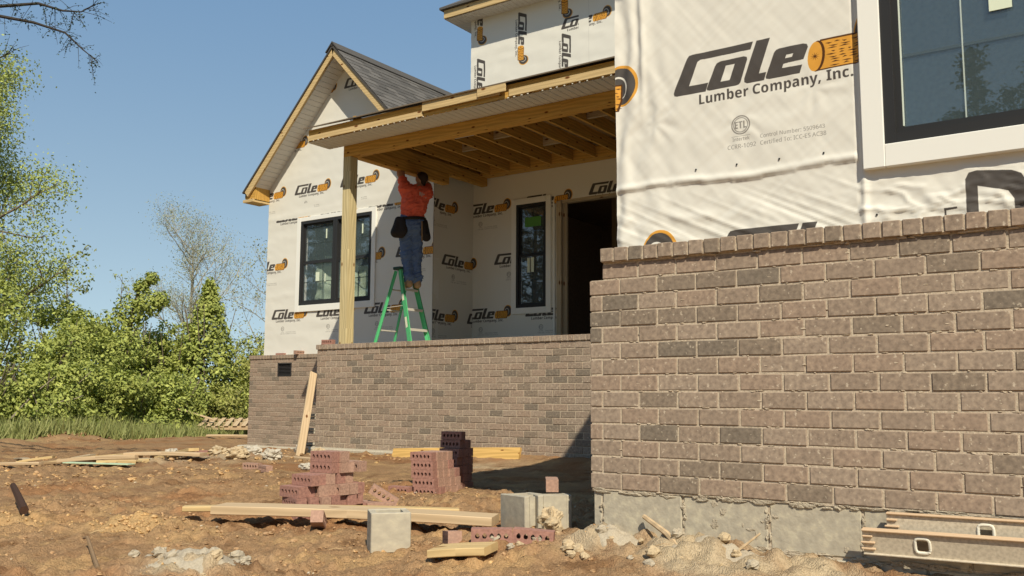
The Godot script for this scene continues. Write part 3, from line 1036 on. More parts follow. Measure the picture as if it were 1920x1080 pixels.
	lumber("fascia_board", porch, Vector3(-6.52, 4.650, -8.612), Vector3(-6.10, 4.650, -8.612), 0.115, 0.02, M["pine_pale"])
	lumber("fascia_board", porch, Vector3(-6.08, 4.575, -8.655), Vector3(xr, 4.575, -8.655), 0.085, 0.02, M["pine_pale"])
	put("soffit", ridged_panel(Vector3(xl + 0.02, 4.515, -8.665), Vector3.RIGHT, xr - xl - 0.1, Vector3.FORWARD, 0.425, Vector3.DOWN, 0.10), M["vinyl"], porch)
	for k in 72:
		var a := MB.new()
		var cx := xl + 0.05 + k * 0.1 + rng.randf_range(-0.01, 0.01)
		a.span(Vector3(cx, 4.514, -8.655), Vector3(cx + rng.randf_range(0.01, 0.025), 4.523, -8.645))
		if (k < 22 or k > 33) and rng.randf() < 0.75:
			put("soffit_clip", a.mesh(), M["plastic_white"], porch)
	lumber("beam", porch, Vector3(-9.265, 4.452, -9.165), Vector3(xr, 4.452, -9.165), 0.185, 0.13, M["pine"])
	lumber("beam_top_plate", porch, Vector3(-9.265, 4.600, -9.17), Vector3(xr, 4.600, -9.17), 0.10, 0.11, M["pine_grey"])
	lumber("end_beam", porch, Vector3(-9.195, 4.465, -9.24), Vector3(-9.195, 4.465, -11.33), 0.165, 0.13, M["pine"])
	lumber("end_plate", porch, Vector3(-9.20, 4.64, -9.24), Vector3(-9.20, 4.64, -12.38), 0.17, 0.12, M["pine"])
	lumber("end_joist", porch, Vector3(-9.215, 4.86, -9.24), Vector3(-9.215, 4.86, -12.38), 0.27, 0.05, M["pine"])
	lumber("ledger", porch, Vector3(-9.13, 4.78, -12.27), Vector3(xr, 4.78, -12.27), 0.18, 0.22, M["pine"])
	lumber("side_ledger", porch, Vector3(-9.40, 4.755, -11.36), Vector3(-9.40, 4.755, -12.38), 0.14, 0.08, M["pine"])
	var xj := -8.95
	while xj < -2.2:
		lumber("joist", porch, Vector3(xj, 4.785, -9.235), Vector3(xj, 4.785, -12.16), 0.185, 0.038, M["pine"])
		xj += 0.407
	# blocking and gusset plates between joists
	for b in [[-8.34, -10.9], [-7.53, -10.6], [-6.31, -10.2], [-5.90, -10.5], [-7.12, -11.3]]:
		lumber("blocking", porch, Vector3(b[0] - 0.19, 4.80, b[1]), Vector3(b[0] + 0.19, 4.80, b[1]), 0.14, 0.038, M["pine_grey"])
	q2 = MB.new()
	q2.span(Vector3(xl + 0.02, 4.99, -12.38), Vector3(xr, 5.0, -9.4))
	put("roof_underlay", q2.mesh(), M["stud"], porch)
	# light can hanging between two joists
	var can := MB.new()
	can.tube([Vector3(-7.93, 4.72, -10.15), Vector3(-7.93, 4.86, -10.15)], [0.075, 0.075], 12)
	can.span(Vector3(-8.10, 4.70, -10.19), Vector3(-7.72, 4.72, -10.11))
	put("light_housing", can.mesh(), M["aluminium"], porch)
	# post
	var post := MB.new()
	post.box(Vector3(2.655, 0.147, 0.147), Vector3.ZERO, 0.006)
	put("porch_post", post.mesh(), M["treated"], house, Transform3D(Basis(Vector3(0, 1, 0), Vector3(0, 0, 1), Vector3(1, 0, 0)), Vector3(-9.19, 3.0325, -9.17)))
	# ---- eave of the upper storey
	var upper := group_node("upper_roof", house)
	put("soffit", ridged_panel(Vector3(-9.85, 7.58, -12.06), Vector3.RIGHT, 8.0, Vector3.FORWARD, 0.36, Vector3.DOWN, 0.10), M["vinyl"], upper)
	put("soffit", ridged_panel(Vector3(-9.85, 7.581, -12.42), Vector3.FORWARD, 5.5, Vector3.RIGHT, 0.36, Vector3.DOWN, 0.10), M["vinyl"], upper)
	lumber("fascia", upper, Vector3(-9.87, 7.665, -12.05), Vector3(-1.9, 7.665, -12.05), 0.150, 0.03, M["pine_pale"])
	lumber("fascia", upper, Vector3(-9.865, 7.665, -12.07), Vector3(-9.865, 7.665, -18.0), 0.150, 0.03, M["pine"])
	q2 = MB.new()
	q2.xf = Transform3D(Basis(Vector3(0, 1, 0), PI * 0.5), Vector3.ZERO)
	q2.prism(PackedVector2Array([Vector2(11.98, 7.745), Vector2(11.98, 7.785), Vector2(15.2, 9.75), Vector2(18.2, 7.785), Vector2(18.2, 7.745)]), -9.93, -1.8)
	put("deck", q2.mesh(), M["shingle_a"], upper)
	# ---- roof over the right bay
	var bay := group_node("bay_roof", house)
	q2 = MB.new()
	q2.prism(PackedVector2Array([Vector2(-2.24, 4.70), Vector2(-2.24, 4.84), Vector2(0.5, 6.6), Vector2(3.4, 4.84), Vector2(3.4, 4.70)]), -12.38, -2.98)
	put("deck", q2.mesh(), M["shingle_a"], bay)

# ---------------------------------------------------------------- brick walls
func brick_mesh(l: float, h: float, d: float, variant: int) -> ArrayMesh:
	var key := "brick%.3f/%.3f/%.3f/%d" % [l, h, d, variant]
	if not cache.has(key):
		var g := RandomNumberGenerator.new()
		g.seed = 900 + variant * 31 + int(l * 1000.0)
		var q := MB.new()
		q.box(Vector3(l, h, d), Vector3(0, 0, -d * 0.5), 0.0028, 0.0011, g)
		cache[key] = q.mesh()
	return cache[key]

func brick_tone(g: RandomNumberGenerator) -> String:
	var t := g.randf()
	if t < 0.33:
		return "brick_mid"
	if t < 0.58:
		return "brick_light"
	if t < 0.78:
		return "brick_rose"
	if t < 0.93:
		return "brick_dark"
	return "brick_slate"

# spots of one course: [x of the left end, length]
func course_spots(x0: float, x1: float, joint: float) -> Array:
	var r := []
	var x := joint + floorf((x0 - joint) / BRICK) * BRICK
	while x < x1 - 0.02:
		var a := maxf(x, x0)
		var b := minf(x + BRICK, x1)
		if b - a > 0.03:
			r.append([a + (0.0045 if a > x0 + 0.001 else 0.0), (b - a) - (0.0045 if a > x0 + 0.001 else 0.0) - (0.0045 if b < x1 - 0.001 else 0.0)])
		x += BRICK
	return r

func lay(thing: Node3D, list: Array, most: int) -> void:
	# list: [transform, mesh, tone, size in view]; the largest in view are bricks of their own, the rest one mesh for each tone
	list.sort_custom(func(a: Array, b: Array) -> bool: return a[3] > b[3])
	var rest := {}
	for i in list.size():
		var b: Array = list[i]
		if i < most:
			put(b[4], b[1], M[b[2]], thing, b[0])
		else:
			if not rest.has(b[2]):
				rest[b[2]] = SurfaceTool.new()
			rest[b[2]].append_from(b[1], 0, b[0])
	if rest.size() > 0:
		var am := ArrayMesh.new()
		for k in rest:
			rest[k].commit(am)
		var o := MeshInstance3D.new()
		o.name = "more_bricks"
		o.mesh = am
		var i := 0
		for k in rest:
			o.set_surface_override_material(i, M[k])
			i += 1
		o.set_meta("kind", "stuff")
		thing.add_child(o)

func brick_walls() -> void:
	var g := RandomNumberGenerator.new()
	# ---- right bay, near the camera
	g.seed = 17
	var wall := group_node("brick_wall")
	tag(wall, "nearest brick skirt wall, on grey concrete blocks below the large window", "wall")
	var list := []
	var xr := 0.62
	for k in range(-5, 9):
		var y := 1.0275 - (k - 3) * COURSE - COURSE * 0.5
		var xl := -2.25 if k == -5 else -2.322
		var joint := -2.1517 + (0.0 if (k % 2) == 0 else BRICK * 0.5)
		for s in course_spots(xl, xr, joint):
			var l: float = snappedf(s[1], 0.006)
			var m := brick_mesh(l, COURSE - 0.0086, 0.09, g.randi() % 6)
			var xf := Transform3D(Basis(Vector3.BACK, g.randf_range(-0.003, 0.003)), Vector3(s[0] + s[1] * 0.5, y + g.randf_range(-0.0012, 0.0012), Z_BAY + g.randf_range(-0.0022, 0.0018)))
			list.append([xf, m, brick_tone(g), 1.0 / (1.0 + absf(s[0] + 1.2)), "brick"])
	var x := -2.25
	while x < xr:
		var m := brick_mesh(0.0700, 0.0675, 0.115, g.randi() % 6)
		list.append([Transform3D(Basis(Vector3.BACK, g.randf_range(-0.012, 0.012)), Vector3(x + 0.036, 1.7035 + g.randf_range(-0.0015, 0.0015), Z_BAY + 0.022 + g.randf_range(-0.003, 0.003))), m, brick_tone(g) if g.randf() < 0.5 else "brick_mid", 0.9, "brick"])
		x += 0.0795
	lay(wall, list, 300)
	var q := MB.new()
	q.span(Vector3(-2.315, 0.545, Z_BAY - 0.10), Vector3(xr, 1.583, Z_BAY - 0.0045))
	q.span(Vector3(-2.245, 1.583, Z_BAY - 0.10), Vector3(xr, 1.669, Z_BAY - 0.0045))
	q.span(Vector3(-2.245, 1.669, Z_BAY - 0.098), Vector3(xr, 1.733, Z_BAY + 0.015))
	put("mortar", q.mesh(), M["mortar"], wall)
	# squeezed and smeared mortar on the bed joints: small proud ragged bits, too many to count
	q = MB.new()
	g.seed = 29
	for i in 420:
		var k := g.randi_range(-5, 8)
		var yy := 1.0275 - (k - 3) * COURSE - COURSE * (1.0 if g.randf() < 0.8 else 0.55)
		var w := g.randf_range(0.004, 0.016)
		q.lump(Vector3(g.randf_range(-2.24, 0.6), yy + g.randf_range(-0.003, 0.004), Z_BAY - 0.003), Vector3(w, g.randf_range(0.002, 0.0045), 0.0035), g, 0.35, 4, 6)
	for i in 60:
		q.lump(Vector3(g.randf_range(-2.24, 0.6), 1.668 + g.randf_range(-0.006, 0.003), Z_BAY + 0.001), Vector3(g.randf_range(0.01, 0.04), g.randf_range(0.004, 0.008), 0.010), g, 0.35, 4, 7)
	var sm := put("mortar_squeeze", q.mesh(), M["mortar"], wall)
	sm.set_meta("kind", "stuff")
	# concrete block footing
	g.seed = 31
	var row := 0
	for c in [[0.336, 0.545, [-2.318, -2.262, -1.838, -1.43, -1.03, -0.63, -0.23, 0.17, 0.6]], [0.115, 0.325, [-2.30, -2.02, -1.60, -1.19, -0.79, -0.39, 0.01, 0.41, 0.6]]]:
		var xs: Array = c[2]
		for i in xs.size() - 1:
			var m := MB.new()
			m.box(Vector3(xs[i + 1] - xs[i] - 0.011, c[1] - c[0], 0.19), Vector3((xs[i] + xs[i + 1]) * 0.5, (c[0] + c[1]) * 0.5, Z_BAY - 0.105 + 0.006 * row + g.randf_range(-0.003, 0.003)), 0.005, 0.002, g)
			put("concrete_block", m.mesh(), M["concrete"], wall)
		row += 1
	q = MB.new()
	q.span(Vector3(-2.310, 0.0, Z_BAY - 0.19), Vector3(0.6, 0.546, Z_BAY - 0.016))
	put("block_mortar", q.mesh(), M["mortar"], wall)
	q = MB.new()
	for i in 120:
		var xx := g.randf_range(-2.30, 0.6)
		q.lump(Vector3(xx, 0.546 + g.randf_range(-0.012, 0.010), Z_BAY - 0.008), Vector3(g.randf_range(0.012, 0.05), g.randf_range(0.005, 0.012), 0.007), g, 0.4, 4, 8)
	for i in 130:
		q.lump(Vector3(g.randf_range(-2.30, 0.6), 0.331 + g.randf_range(-0.012, 0.012), Z_BAY - 0.006), Vector3(g.randf_range(0.010, 0.05), g.randf_range(0.004, 0.012), 0.008), g, 0.4, 4, 8)
	for jx in [-2.262, -1.838, -1.43, -1.03, -0.63, -0.23]:
		for i in 7:
			q.lump(Vector3(jx + g.randf_range(-0.012, 0.012), g.randf_range(0.34, 0.54), Z_BAY - 0.012), Vector3(g.randf_range(0.004, 0.012), g.randf_range(0.008, 0.022), 0.008), g, 0.4, 4, 6)
	for i in 12:
		q.lump(Vector3(g.randf_range(-1.9, -1.1), g.randf_range(0.35, 0.52), Z_BAY - 0.011), Vector3(g.randf_range(0.004, 0.022), g.randf_range(0.004, 0.022), 0.0030), g, 0.5, 5, 9)
	var dr := put("mortar_droppings", q.mesh(), M["mortar_wet"], wall)
	dr.set_meta("kind", "stuff")
	# the bay's flank behind the corner: brick return and blocks
	q = MB.new()
	q.span(Vector3(-2.318, 0.0, Z_BACK), Vector3(-2.22, 1.70, Z_BAY - 0.20))
	put("flank", q.mesh(), M["brick_mid"], wall)
	# ---- porch
	g.seed = 41
	wall = group_node("brick_wall")
	tag(wall, "long brick wall under the porch with the carpenter, behind the loose brick stacks", "wall")
	list = []
	var px0 := -9.612
	var px1 := -4.9
	for k in range(-7, 10):
		var y := 1.0752 - k * COURSE - COURSE * 0.5
		var joint := -9.612 + BRICK * (0.5 if (k % 2) == 0 else 0.0) - 0.03
		for s in course_spots(px0, px1, joint):
			var l: float = snappedf(s[1], 0.012)
			list.append([Transform3D(Basis(Vector3.BACK, g.randf_range(-0.003, 0.003)), Vector3(s[0] + s[1] * 0.5, y + g.randf_range(-0.001, 0.001), Z_PORCH + g.randf_range(-0.002, 0.002))), brick_mesh(l, COURSE - 0.0086, 0.09, g.randi() % 4), brick_tone(g), s[0], "brick"])
	x = -9.625
	while x < px1:
		list.append([Transform3D(Basis.IDENTITY, Vector3(x + 0.036, 1.6725, Z_PORCH + 0.018 + g.randf_range(-0.003, 0.003))), brick_mesh(0.0705, 0.065, 0.115, g.randi() % 4), brick_tone(g) if g.randf() < 0.4 else "brick_light", -100.0 + x, "brick"])
		x += 0.0795
	lay(wall, list, 300)
	q = MB.new()
	q.span(Vector3(px0 + 0.006, 0.15, Z_PORCH - 0.10), Vector3(-2.33, 1.637, Z_PORCH - 0.005))
	q.span(Vector3(px0, 1.637, Z_PORCH - 0.09), Vector3(-2.33, 1.700, Z_PORCH + 0.010))
	put("mortar", q.mesh(), M["mortar"], wall)
	q = MB.new()
	q.box(Vector3(2.3, 0.30, 0.36), Vector3(-8.53, 0.145, Z_PORCH + 0.02), 0.015)
	put("footing", q.mesh(), M["footing"], wall)
	q = MB.new()
	q.span(Vector3(px0 + 0.004, 0.0, Z_WING), Vector3(px0 + 0.09, 1.63, Z_PORCH - 0.10))
	put("flank", q.mesh(), M["brick_mid"], wall)
	# ---- wing
	g.seed = 53
	wall = group_node("brick_wall")
	tag(wall, "far left brick skirt wall with the dark foundation vent, under the gabled wing", "wall")
	list = []
	var vent := Rect2(-12.947, 1.336, 0.36, 0.238)
	for k in range(-5, 15):
		var y := 1.2563 - k * COURSE - COURSE * 0.5
		var joint := -13.705 + BRICK * (0.5 if (k % 2) == 0 else 0.0)
		for s in course_spots(-13.705, -9.62, joint):
			var a: float = s[0]
			var b: float = s[0] + s[1]
			if y > vent.position.y and y < vent.end.y and b > vent.position.x and a < vent.end.x:
				if a < vent.position.x - 0.03:
					b = vent.position.x
				elif b > vent.end.x + 0.03:
					a = vent.end.x
				else:
					continue
			list.append([Transform3D(Basis.IDENTITY, Vector3((a + b) * 0.5, y + g.randf_range(-0.001, 0.001), Z_WING + g.randf_range(-0.002, 0.002))), brick_mesh(snappedf(b - a, 0.02), COURSE - 0.0105, 0.09, g.randi() % 3), brick_tone(g), -a, "brick"])
	x = -13.715
	while x < -9.62:
		list.append([Transform3D(Basis.IDENTITY, Vector3(x + 0.036, 1.689, Z_WING + 0.016)), brick_mesh(0.0705, 0.066, 0.115, g.randi() % 3), brick_tone(g) if g.randf() < 0.4 else "brick_mid", -x, "brick"])
		x += 0.0795
	lay(wall, list, 300)
	q = MB.new()
	wall_boxes(q, -13.70, -9.62, 0.0, 1.654, [vent], func(m: MB, a: float, b: float, c: float, d: float): m.span(Vector3(a, c, Z_WING - 0.10), Vector3(b, d, Z_WING - 0.006)))
	q.span(Vector3(-13.70, 1.654, Z_WING - 0.09), Vector3(-9.62, 1.717, Z_WING + 0.008))
	put("mortar", q.mesh(), M["mortar"], wall)
	q = MB.new()
	q.box(Vector3(4.3, 0.2, 0.34), Vector3(-11.62, 0.0, Z_WING + 0.02), 0.02)
	put("footing", q.mesh(), M["footing"], wall)
	var vn := group_node("vent", wall)
	q = MB.new()
	q.span(Vector3(vent.position.x, vent.position.y, Z_WING - 0.06), Vector3(vent.end.x, vent.end.y, Z_WING - 0.05))
	q.span(Vector3(vent.position.x, vent.position.y, Z_WING - 0.05), Vector3(vent.position.x + 0.018, vent.end.y, Z_WING + 0.003))
	q.span(Vector3(vent.end.x - 0.018, vent.position.y, Z_WING - 0.05), Vector3(vent.end.x, vent.end.y, Z_WING + 0.003))
	q.span(Vector3(vent.position.x + 0.018, vent.position.y, Z_WING - 0.05), Vector3(vent.end.x - 0.018, vent.position.y + 0.02, Z_WING + 0.002))
	q.span(Vector3(vent.position.x + 0.018, vent.end.y - 0.018, Z_WING - 0.05), Vector3(vent.end.x - 0.018, vent.end.y, Z_WING + 0.002))
	put("vent_frame", q.mesh(), M["vent"], vn)
	for k in 8:
		var s := MB.new()
		s.xf = Transform3D(Basis(Vector3.RIGHT, 0.7), Vector3(vent.get_center().x, vent.position.y + 0.035 + k * 0.025, Z_WING - 0.02))
		s.box(Vector3(0.322, 0.003, 0.026))
		put("louver", s.mesh(), M["vent"], vn)
	# porch floor
	q = MB.new()
	q.span(Vector3(-9.60, 1.50, Z_BACK - 0.012), Vector3(-2.2, 1.690, Z_PORCH - 0.10))
	put("porch_floor", q.mesh(), M["slab"], house)

# ---------------------------------------------------------------- loose bricks
func cored_brick(dark := false) -> Node3D:
	# a brick on edge: length along x, bed face with five cores towards +z; base at y 0
	var key := "cored" + str(dark)
	if not cache.has(key):
		var l := 0.194
		var h := 0.066
		var d := 0.068
		# built by hand: front and back frames with square-cornered cores cut through
		var q := MB.new()
		var xs := [-l * 0.5]
		var holes := []
		for k in 5:
			var cx := -0.068 + k * 0.034
			holes.append(cx)
			xs.append(cx - 0.0105)
			xs.append(cx + 0.0105)
		xs.append(l * 0.5)
		var y0 := 0.019
		var y1 := 0.047
		for s in [-1.0, 1.0]:
			var z: float = s * d * 0.5
			for i in xs.size() - 1:
				var x0: float = xs[i]
				var x1: float = xs[i + 1]
				var is_hole := i % 2 == 1
				for yy in ([[0.0, y0], [y1, h]] if is_hole else [[0.0, h]]):
					q.quad(Vector3(x0, yy[0], z), Vector3(x1, yy[0], z), Vector3(x1, yy[1], z), Vector3(x0, yy[1], z), Vector3(0, 0, s))
				if is_hole:
					# oval mouth: corner fillets
					for cx in [x0, x1]:
						for cy in [y0, y1]:
							var mx: float = (x0 + x1) * 0.5
							var my: float = (y0 + y1) * 0.5
							q.tri(Vector3(cx, cy, z), Vector3(lerpf(cx, mx, 0.75), cy, z), Vector3(cx, lerpf(cy, my, 0.7), z), Vector3(0, 0, s))
		for cx in holes:
			for a in [[Vector2(-0.0105, y0), Vector2(0.0105, y0), Vector3(0, 1, 0)], [Vector2(-0.0105, y1), Vector2(0.0105, y1), Vector3(0, -1, 0)], [Vector2(-0.0105, y0), Vector2(-0.0105, y1), Vector3(1, 0, 0)], [Vector2(0.0105, y0), Vector2(0.0105, y1), Vector3(-1, 0, 0)]]:
				q.quad(Vector3(cx + a[0].x, a[0].y, -d * 0.5), Vector3(cx + a[1].x, a[1].y, -d * 0.5), Vector3(cx + a[1].x, a[1].y, d * 0.5), Vector3(cx + a[0].x, a[0].y, d * 0.5), a[2])
		for e in [[Vector3(-l * 0.5, 0, -d * 0.5), Vector3(l * 0.5, 0, -d * 0.5), Vector3(l * 0.5, 0, d * 0.5), Vector3(-l * 0.5, 0, d * 0.5), Vector3.DOWN], [Vector3(-l * 0.5, h, -d * 0.5), Vector3(l * 0.5, h, -d * 0.5), Vector3(l * 0.5, h, d * 0.5), Vector3(-l * 0.5, h, d * 0.5), Vector3.UP], [Vector3(-l * 0.5, 0, -d * 0.5), Vector3(-l * 0.5, h, -d * 0.5), Vector3(-l * 0.5, h, d * 0.5), Vector3(-l * 0.5, 0, d * 0.5), Vector3.LEFT], [Vector3(l * 0.5, 0, -d * 0.5), Vector3(l * 0.5, h, -d * 0.5), Vector3(l * 0.5, h, d * 0.5), Vector3(l * 0.5, 0, d * 0.5), Vector3.RIGHT]]:
			q.quad(e[0], e[1], e[2], e[3], e[4])
		cache[key] = q.mesh()
	var o := MeshInstance3D.new()
	o.mesh = cache[key]
	return o

func loose_brick(at: Vector3, bas: Basis, label: String, group: String, tone := "") -> MeshInstance3D:
	var o: MeshInstance3D = cored_brick()
	o.name = numbered("loose_brick", self)
	add_child(o)
	o.transform = Transform3D(bas, at)
	if tone == "":
		tone = "loose_brick" if rng.randf() < 0.6 else "loose_brick_grey"
	o.material_override = M[tone]
	tag(o, label, "brick", group)
	return o

# ---------------------------------------------------------------- ground
var clods := FastNoiseLite.new()
var swells := FastNoiseLite.new()
var lumps := FastNoiseLite.new()
var crumbs := FastNoiseLite.new()

func ground_base(x: float, z: float) -> float:
	var h := lerpf(0.23, 0.03, smoothstep(-8.0, -14.0, x))
	h -= 0.15 * smoothstep(-14.0, -40.0, x)
	h += 0.07 * smoothstep(-3.3, -2.4, x) * smoothstep(-3.0, -4.0, z)
	h += 0.03 * smoothstep(-6.0, -8.5, z) * smoothstep(-10.0, -8.0, x)
	return h

func mound(x: float, z: float, at: Vector2, r: float, h: float) -> float:
	var d := Vector2(x, z).distance_to(at) / r
	return h * exp(-d * d * 1.5)

func ground_rough(x: float, z: float) -> float:
	var far := smoothstep(16.0, 60.0, Vector2(x, z).length())
	var calm := lerpf(1.0, 0.45, smoothstep(-5.6, -6.6, z) * smoothstep(-8.5, -7.0, x))
	var c := clods.get_noise_2d(x, z)
	var rough := absf(c) * 0.075 * (0.45 + maxf(0.0, swells.get_noise_2d(x * 0.9, z * 0.9) + 0.2))
	rough += clods.get_noise_2d(x * 2.6 + 50.0, z * 2.6) * 0.017
	# broken clay: rounded lumps with pits between them, in patches
	var patch := clampf(swells.get_noise_2d(x * 0.8 + 12.0, z * 0.8) * 1.6 + 0.55, 0.12, 1.0)
	rough += (0.5 + lumps.get_noise_2d(x, z)) * -0.060 * patch
	rough += (0.5 + crumbs.get_noise_2d(x, z)) * -0.024
	return (rough + 0.012 + swells.get_noise_2d(x * 0.35, z * 0.35) * 0.035) * calm * (1.0 - far)

func ground_height(x: float, z: float) -> float:
	var h := ground_base(x, z) + ground_rough(x, z) - 0.012
	# turned-up clay, rubble heaps and the spoil bank along the thicket
	h += mound(x, z, Vector2(-4.75, -3.15), 0.26, 0.06) + mound(x, z, Vector2(-5.5, -2.75), 0.4, 0.05)
	h += mound(x, z, Vector2(-3.55, -2.62), 0.25, 0.055)
	h += mound(x, z, Vector2(-2.2, -3.92), 0.16, 0.07) + mound(x, z, Vector2(-1.72, -3.92), 0.22, 0.05)
	h += mound(x, z, Vector2(-2.62, -4.02), 0.16, 0.03) + mound(x, z, Vector2(-3.7, -3.7), 0.3, 0.02)
	h += mound(x, z, Vector2(-9.3, -7.0), 0.6, 0.05)
	h += 0.06 * smoothstep(-8.3, -9.0, z) * smoothstep(-7.6, -6.9, x) * (1.0 - smoothstep(-2.6, -2.3, x))
	# spoil bank parallel to the thicket's foot
	var s := (x + 18.6) * 0.86 + (z + 10.5) * -0.51
	h += 0.26 * exp(-s * s * 0.9) * smoothstep(-4.0, -8.0, z) * (0.6 + 0.6 * swells.get_noise_2d(x * 0.7, z * 0.7 + 20.0)) * (1.0 - smoothstep(-13.0, -16.0, z))
	return h

func axis(spans: Array) -> PackedFloat32Array:
	var r := PackedFloat32Array()
	for s in spans:
		var v: float = s[0]
		while v < s[1] - 1e-4:
			r.append(v)
			v += s[2]
	r.append(spans[-1][1])
	return r

func ground() -> void:
	clods.seed = 3
	clods.frequency = 3.2
	clods.fractal_octaves = 4
	swells.seed = 8
	swells.frequency = 1.0
	swells.fractal_octaves = 2
	for n in [lumps, crumbs]:
		n.noise_type = FastNoiseLite.TYPE_CELLULAR
		n.cellular_return_type = FastNoiseLite.RETURN_DISTANCE
		n.cellular_jitter = 1.0
		n.fractal_type = FastNoiseLite.FRACTAL_FBM
		n.fractal_octaves = 2
		n.domain_warp_enabled = true
		n.domain_warp_amplitude = 0.05
		n.domain_warp_frequency = 6.0
	lumps.frequency = 7.0
	lumps.seed = 31
	crumbs.frequency = 19.0
	crumbs.seed = 32
	var xs := axis([[-400.0, -100.0, 30.0], [-100.0, -40.0, 6.0], [-40.0, -22.0, 1.0], [-22.0, -11.0, 0.16], [-11.0, -6.5, 0.06], [-6.5, -0.8, 0.017], [-0.8, -0.3, 0.05], [-0.3, 3.0, 0.15], [3.0, 20.0, 1.0], [20.0, 100.0, 8.0], [100.0, 400.0, 30.0]])
	var zs := axis([[-400.0, -100.0, 30.0], [-100.0, -40.0, 6.0], [-40.0, -20.0, 1.0], [-20.0, -10.0, 0.16], [-10.0, -6.4, 0.06], [-6.4, -5.0, 0.03], [-5.0, -2.0, 0.017], [-2.0, 2.0, 0.2], [2.0, 20.0, 1.5], [20.0, 100.0, 8.0], [100.0, 400.0, 30.0]])
	var pts := PackedVector3Array()
	var uvs := PackedVector2Array()
	var cols := PackedColorArray()
	var tone := FastNoiseLite.new()
	tone.seed = 21
	tone.frequency = 0.8
	tone.fractal_octaves = 5
	var brown := Color(0.415, 0.262, 0.140)
	var red := Color(0.40, 0.205, 0.095)
	var ochre := Color(0.60, 0.395, 0.185)
	var grey := Color(0.55, 0.45, 0.30)
	var umber := Color(0.23, 0.125, 0.062)
	for z in zs:
		for x in xs:
			pts.append(Vector3(x, ground_height(x, z), z))
			uvs.append(Vector2(x, z))
			var t := tone.get_noise_2d(x, z)
			var t2 := tone.get_noise_2d(x * 2.7 + 90.0, z * 2.7)
			var c := brown
			c = c.lerp(ochre, clampf((t2 - 0.12) * 2.2, 0.0, 0.5))
			c = c.lerp(red, clampf((t - 0.12) * 3.0, 0.0, 0.8))
			c = c.lerp(umber, clampf((-t2 - 0.26) * 3.5, 0.0, 0.7))
			c = c.lerp(ochre, clampf(mound(x, z, Vector2(-4.75, -3.15), 0.3, 1.4) + mound(x, z, Vector2(-5.5, -2.75), 0.4, 0.9), 0.0, 0.85))
			var lime := mound(x, z, Vector2(-3.55, -2.62), 0.26, 1.6) + mound(x, z, Vector2(-2.15, -3.90), 0.24, 1.7) + mound(x, z, Vector2(-1.72, -3.86), 0.28, 1.5) + mound(x, z, Vector2(-2.65, -4.0), 0.22, 1.2) + mound(x, z, Vector2(-9.2, -6.9), 0.9, 0.8) + mound(x, z, Vector2(-6.0, -8.0), 0.7, 0.7) + mound(x, z, Vector2(-1.0, -3.9), 0.5, 0.9) + mound(x, z, Vector2(-1.5, -3.7), 0.35, 0.8)
			c = c.lerp(grey, clampf(lime * (0.7 + 1.2 * t2), 0.0, 0.9))
			# grass and leaf litter beyond the lot
			c = c.lerp(Color(0.36, 0.32, 0.16), smoothstep(0.3, 1.2, -((x + 18.6) * 0.86 - (z + 10.5) * 0.51) + t * 1.2 + 0.9 * smoothstep(-11.0, -9.0, z)))
			cols.append(c)
	var m := mat("dirt", Color(1, 1, 1), 1.0, noise_tex(0.03, [[0.0, Color(0.72, 0.68, 0.64)], [0.4, Color(0.88, 0.87, 0.86)], [0.7, Color(0.98, 0.97, 0.96)], [1.0, Color(1, 1, 1)]], 1024, FastNoiseLite.TYPE_SIMPLEX_SMOOTH, 6, 77), 2.2, noise_tex(0.05, [], 1024, FastNoiseLite.TYPE_SIMPLEX_SMOOTH, 6, 78), 1.0)
	m.vertex_color_use_as_albedo = true
	m.metallic_specular = 0.15
	var o := put("ground", grid_mesh(xs.size(), zs.size(), pts, uvs, PackedByteArray(), Vector3.UP, cols), m)
	structure(o)
	# clods, pebbles and crumbs: nobody could count them
	var g := RandomNumberGenerator.new()
	g.seed = 5
	var q := MB.new()
	for i in 11000:
		var x := g.randf_range(-8.0, -1.2)
		var z := g.randf_range(-6.2, -2.2)
		if z < Z_BAY + 0.02 and x > -2.34:
			continue
		var dense := tone.get_noise_2d(x * 0.8 + 30.0, z * 0.8)
		if dense < g.randf_range(-0.25, 0.55):
			continue
		var s := 0.003 + 0.010 * pow(g.randf(), 4.0) + (0.014 * g.randf() if g.randf() < 0.02 else 0.0)
		var t2 := tone.get_noise_2d(x * 2.7 + 90.0, z * 2.7)
		var c := brown.lerp(ochre, clampf(-0.05 + t2 * 1.6 + g.randf_range(-0.25, 0.25), 0.0, 1.0))
		if g.randf() < 0.07:
			c = grey.lerp(Color(0.55, 0.47, 0.36), g.randf())
		q.col = c * g.randf_range(0.8, 1.15)
		q.lump(Vector3(x, ground_height(x, z) + s * 0.35, z), Vector3(s * g.randf_range(0.8, 1.4), s * g.randf_range(0.55, 0.9), s * g.randf_range(0.8, 1.3)), g, 0.35, 4, 5)
	for i in 1500:
		var x := g.randf_range(-14.0, -7.0)
		var z := g.randf_range(-10.5, -4.0)
		if x > -9.7 and z < -8.8:
			continue
		var s := 0.008 + 0.024 * pow(g.randf(), 3.0)
		q.col = brown.lerp(ochre, g.randf()) * g.randf_range(0.8, 1.15)
		q.lump(Vector3(x, ground_height(x, z) + s * 0.3, z), Vector3(s * g.randf_range(0.8, 1.4), s * 0.6, s), g, 0.35, 4, 5)
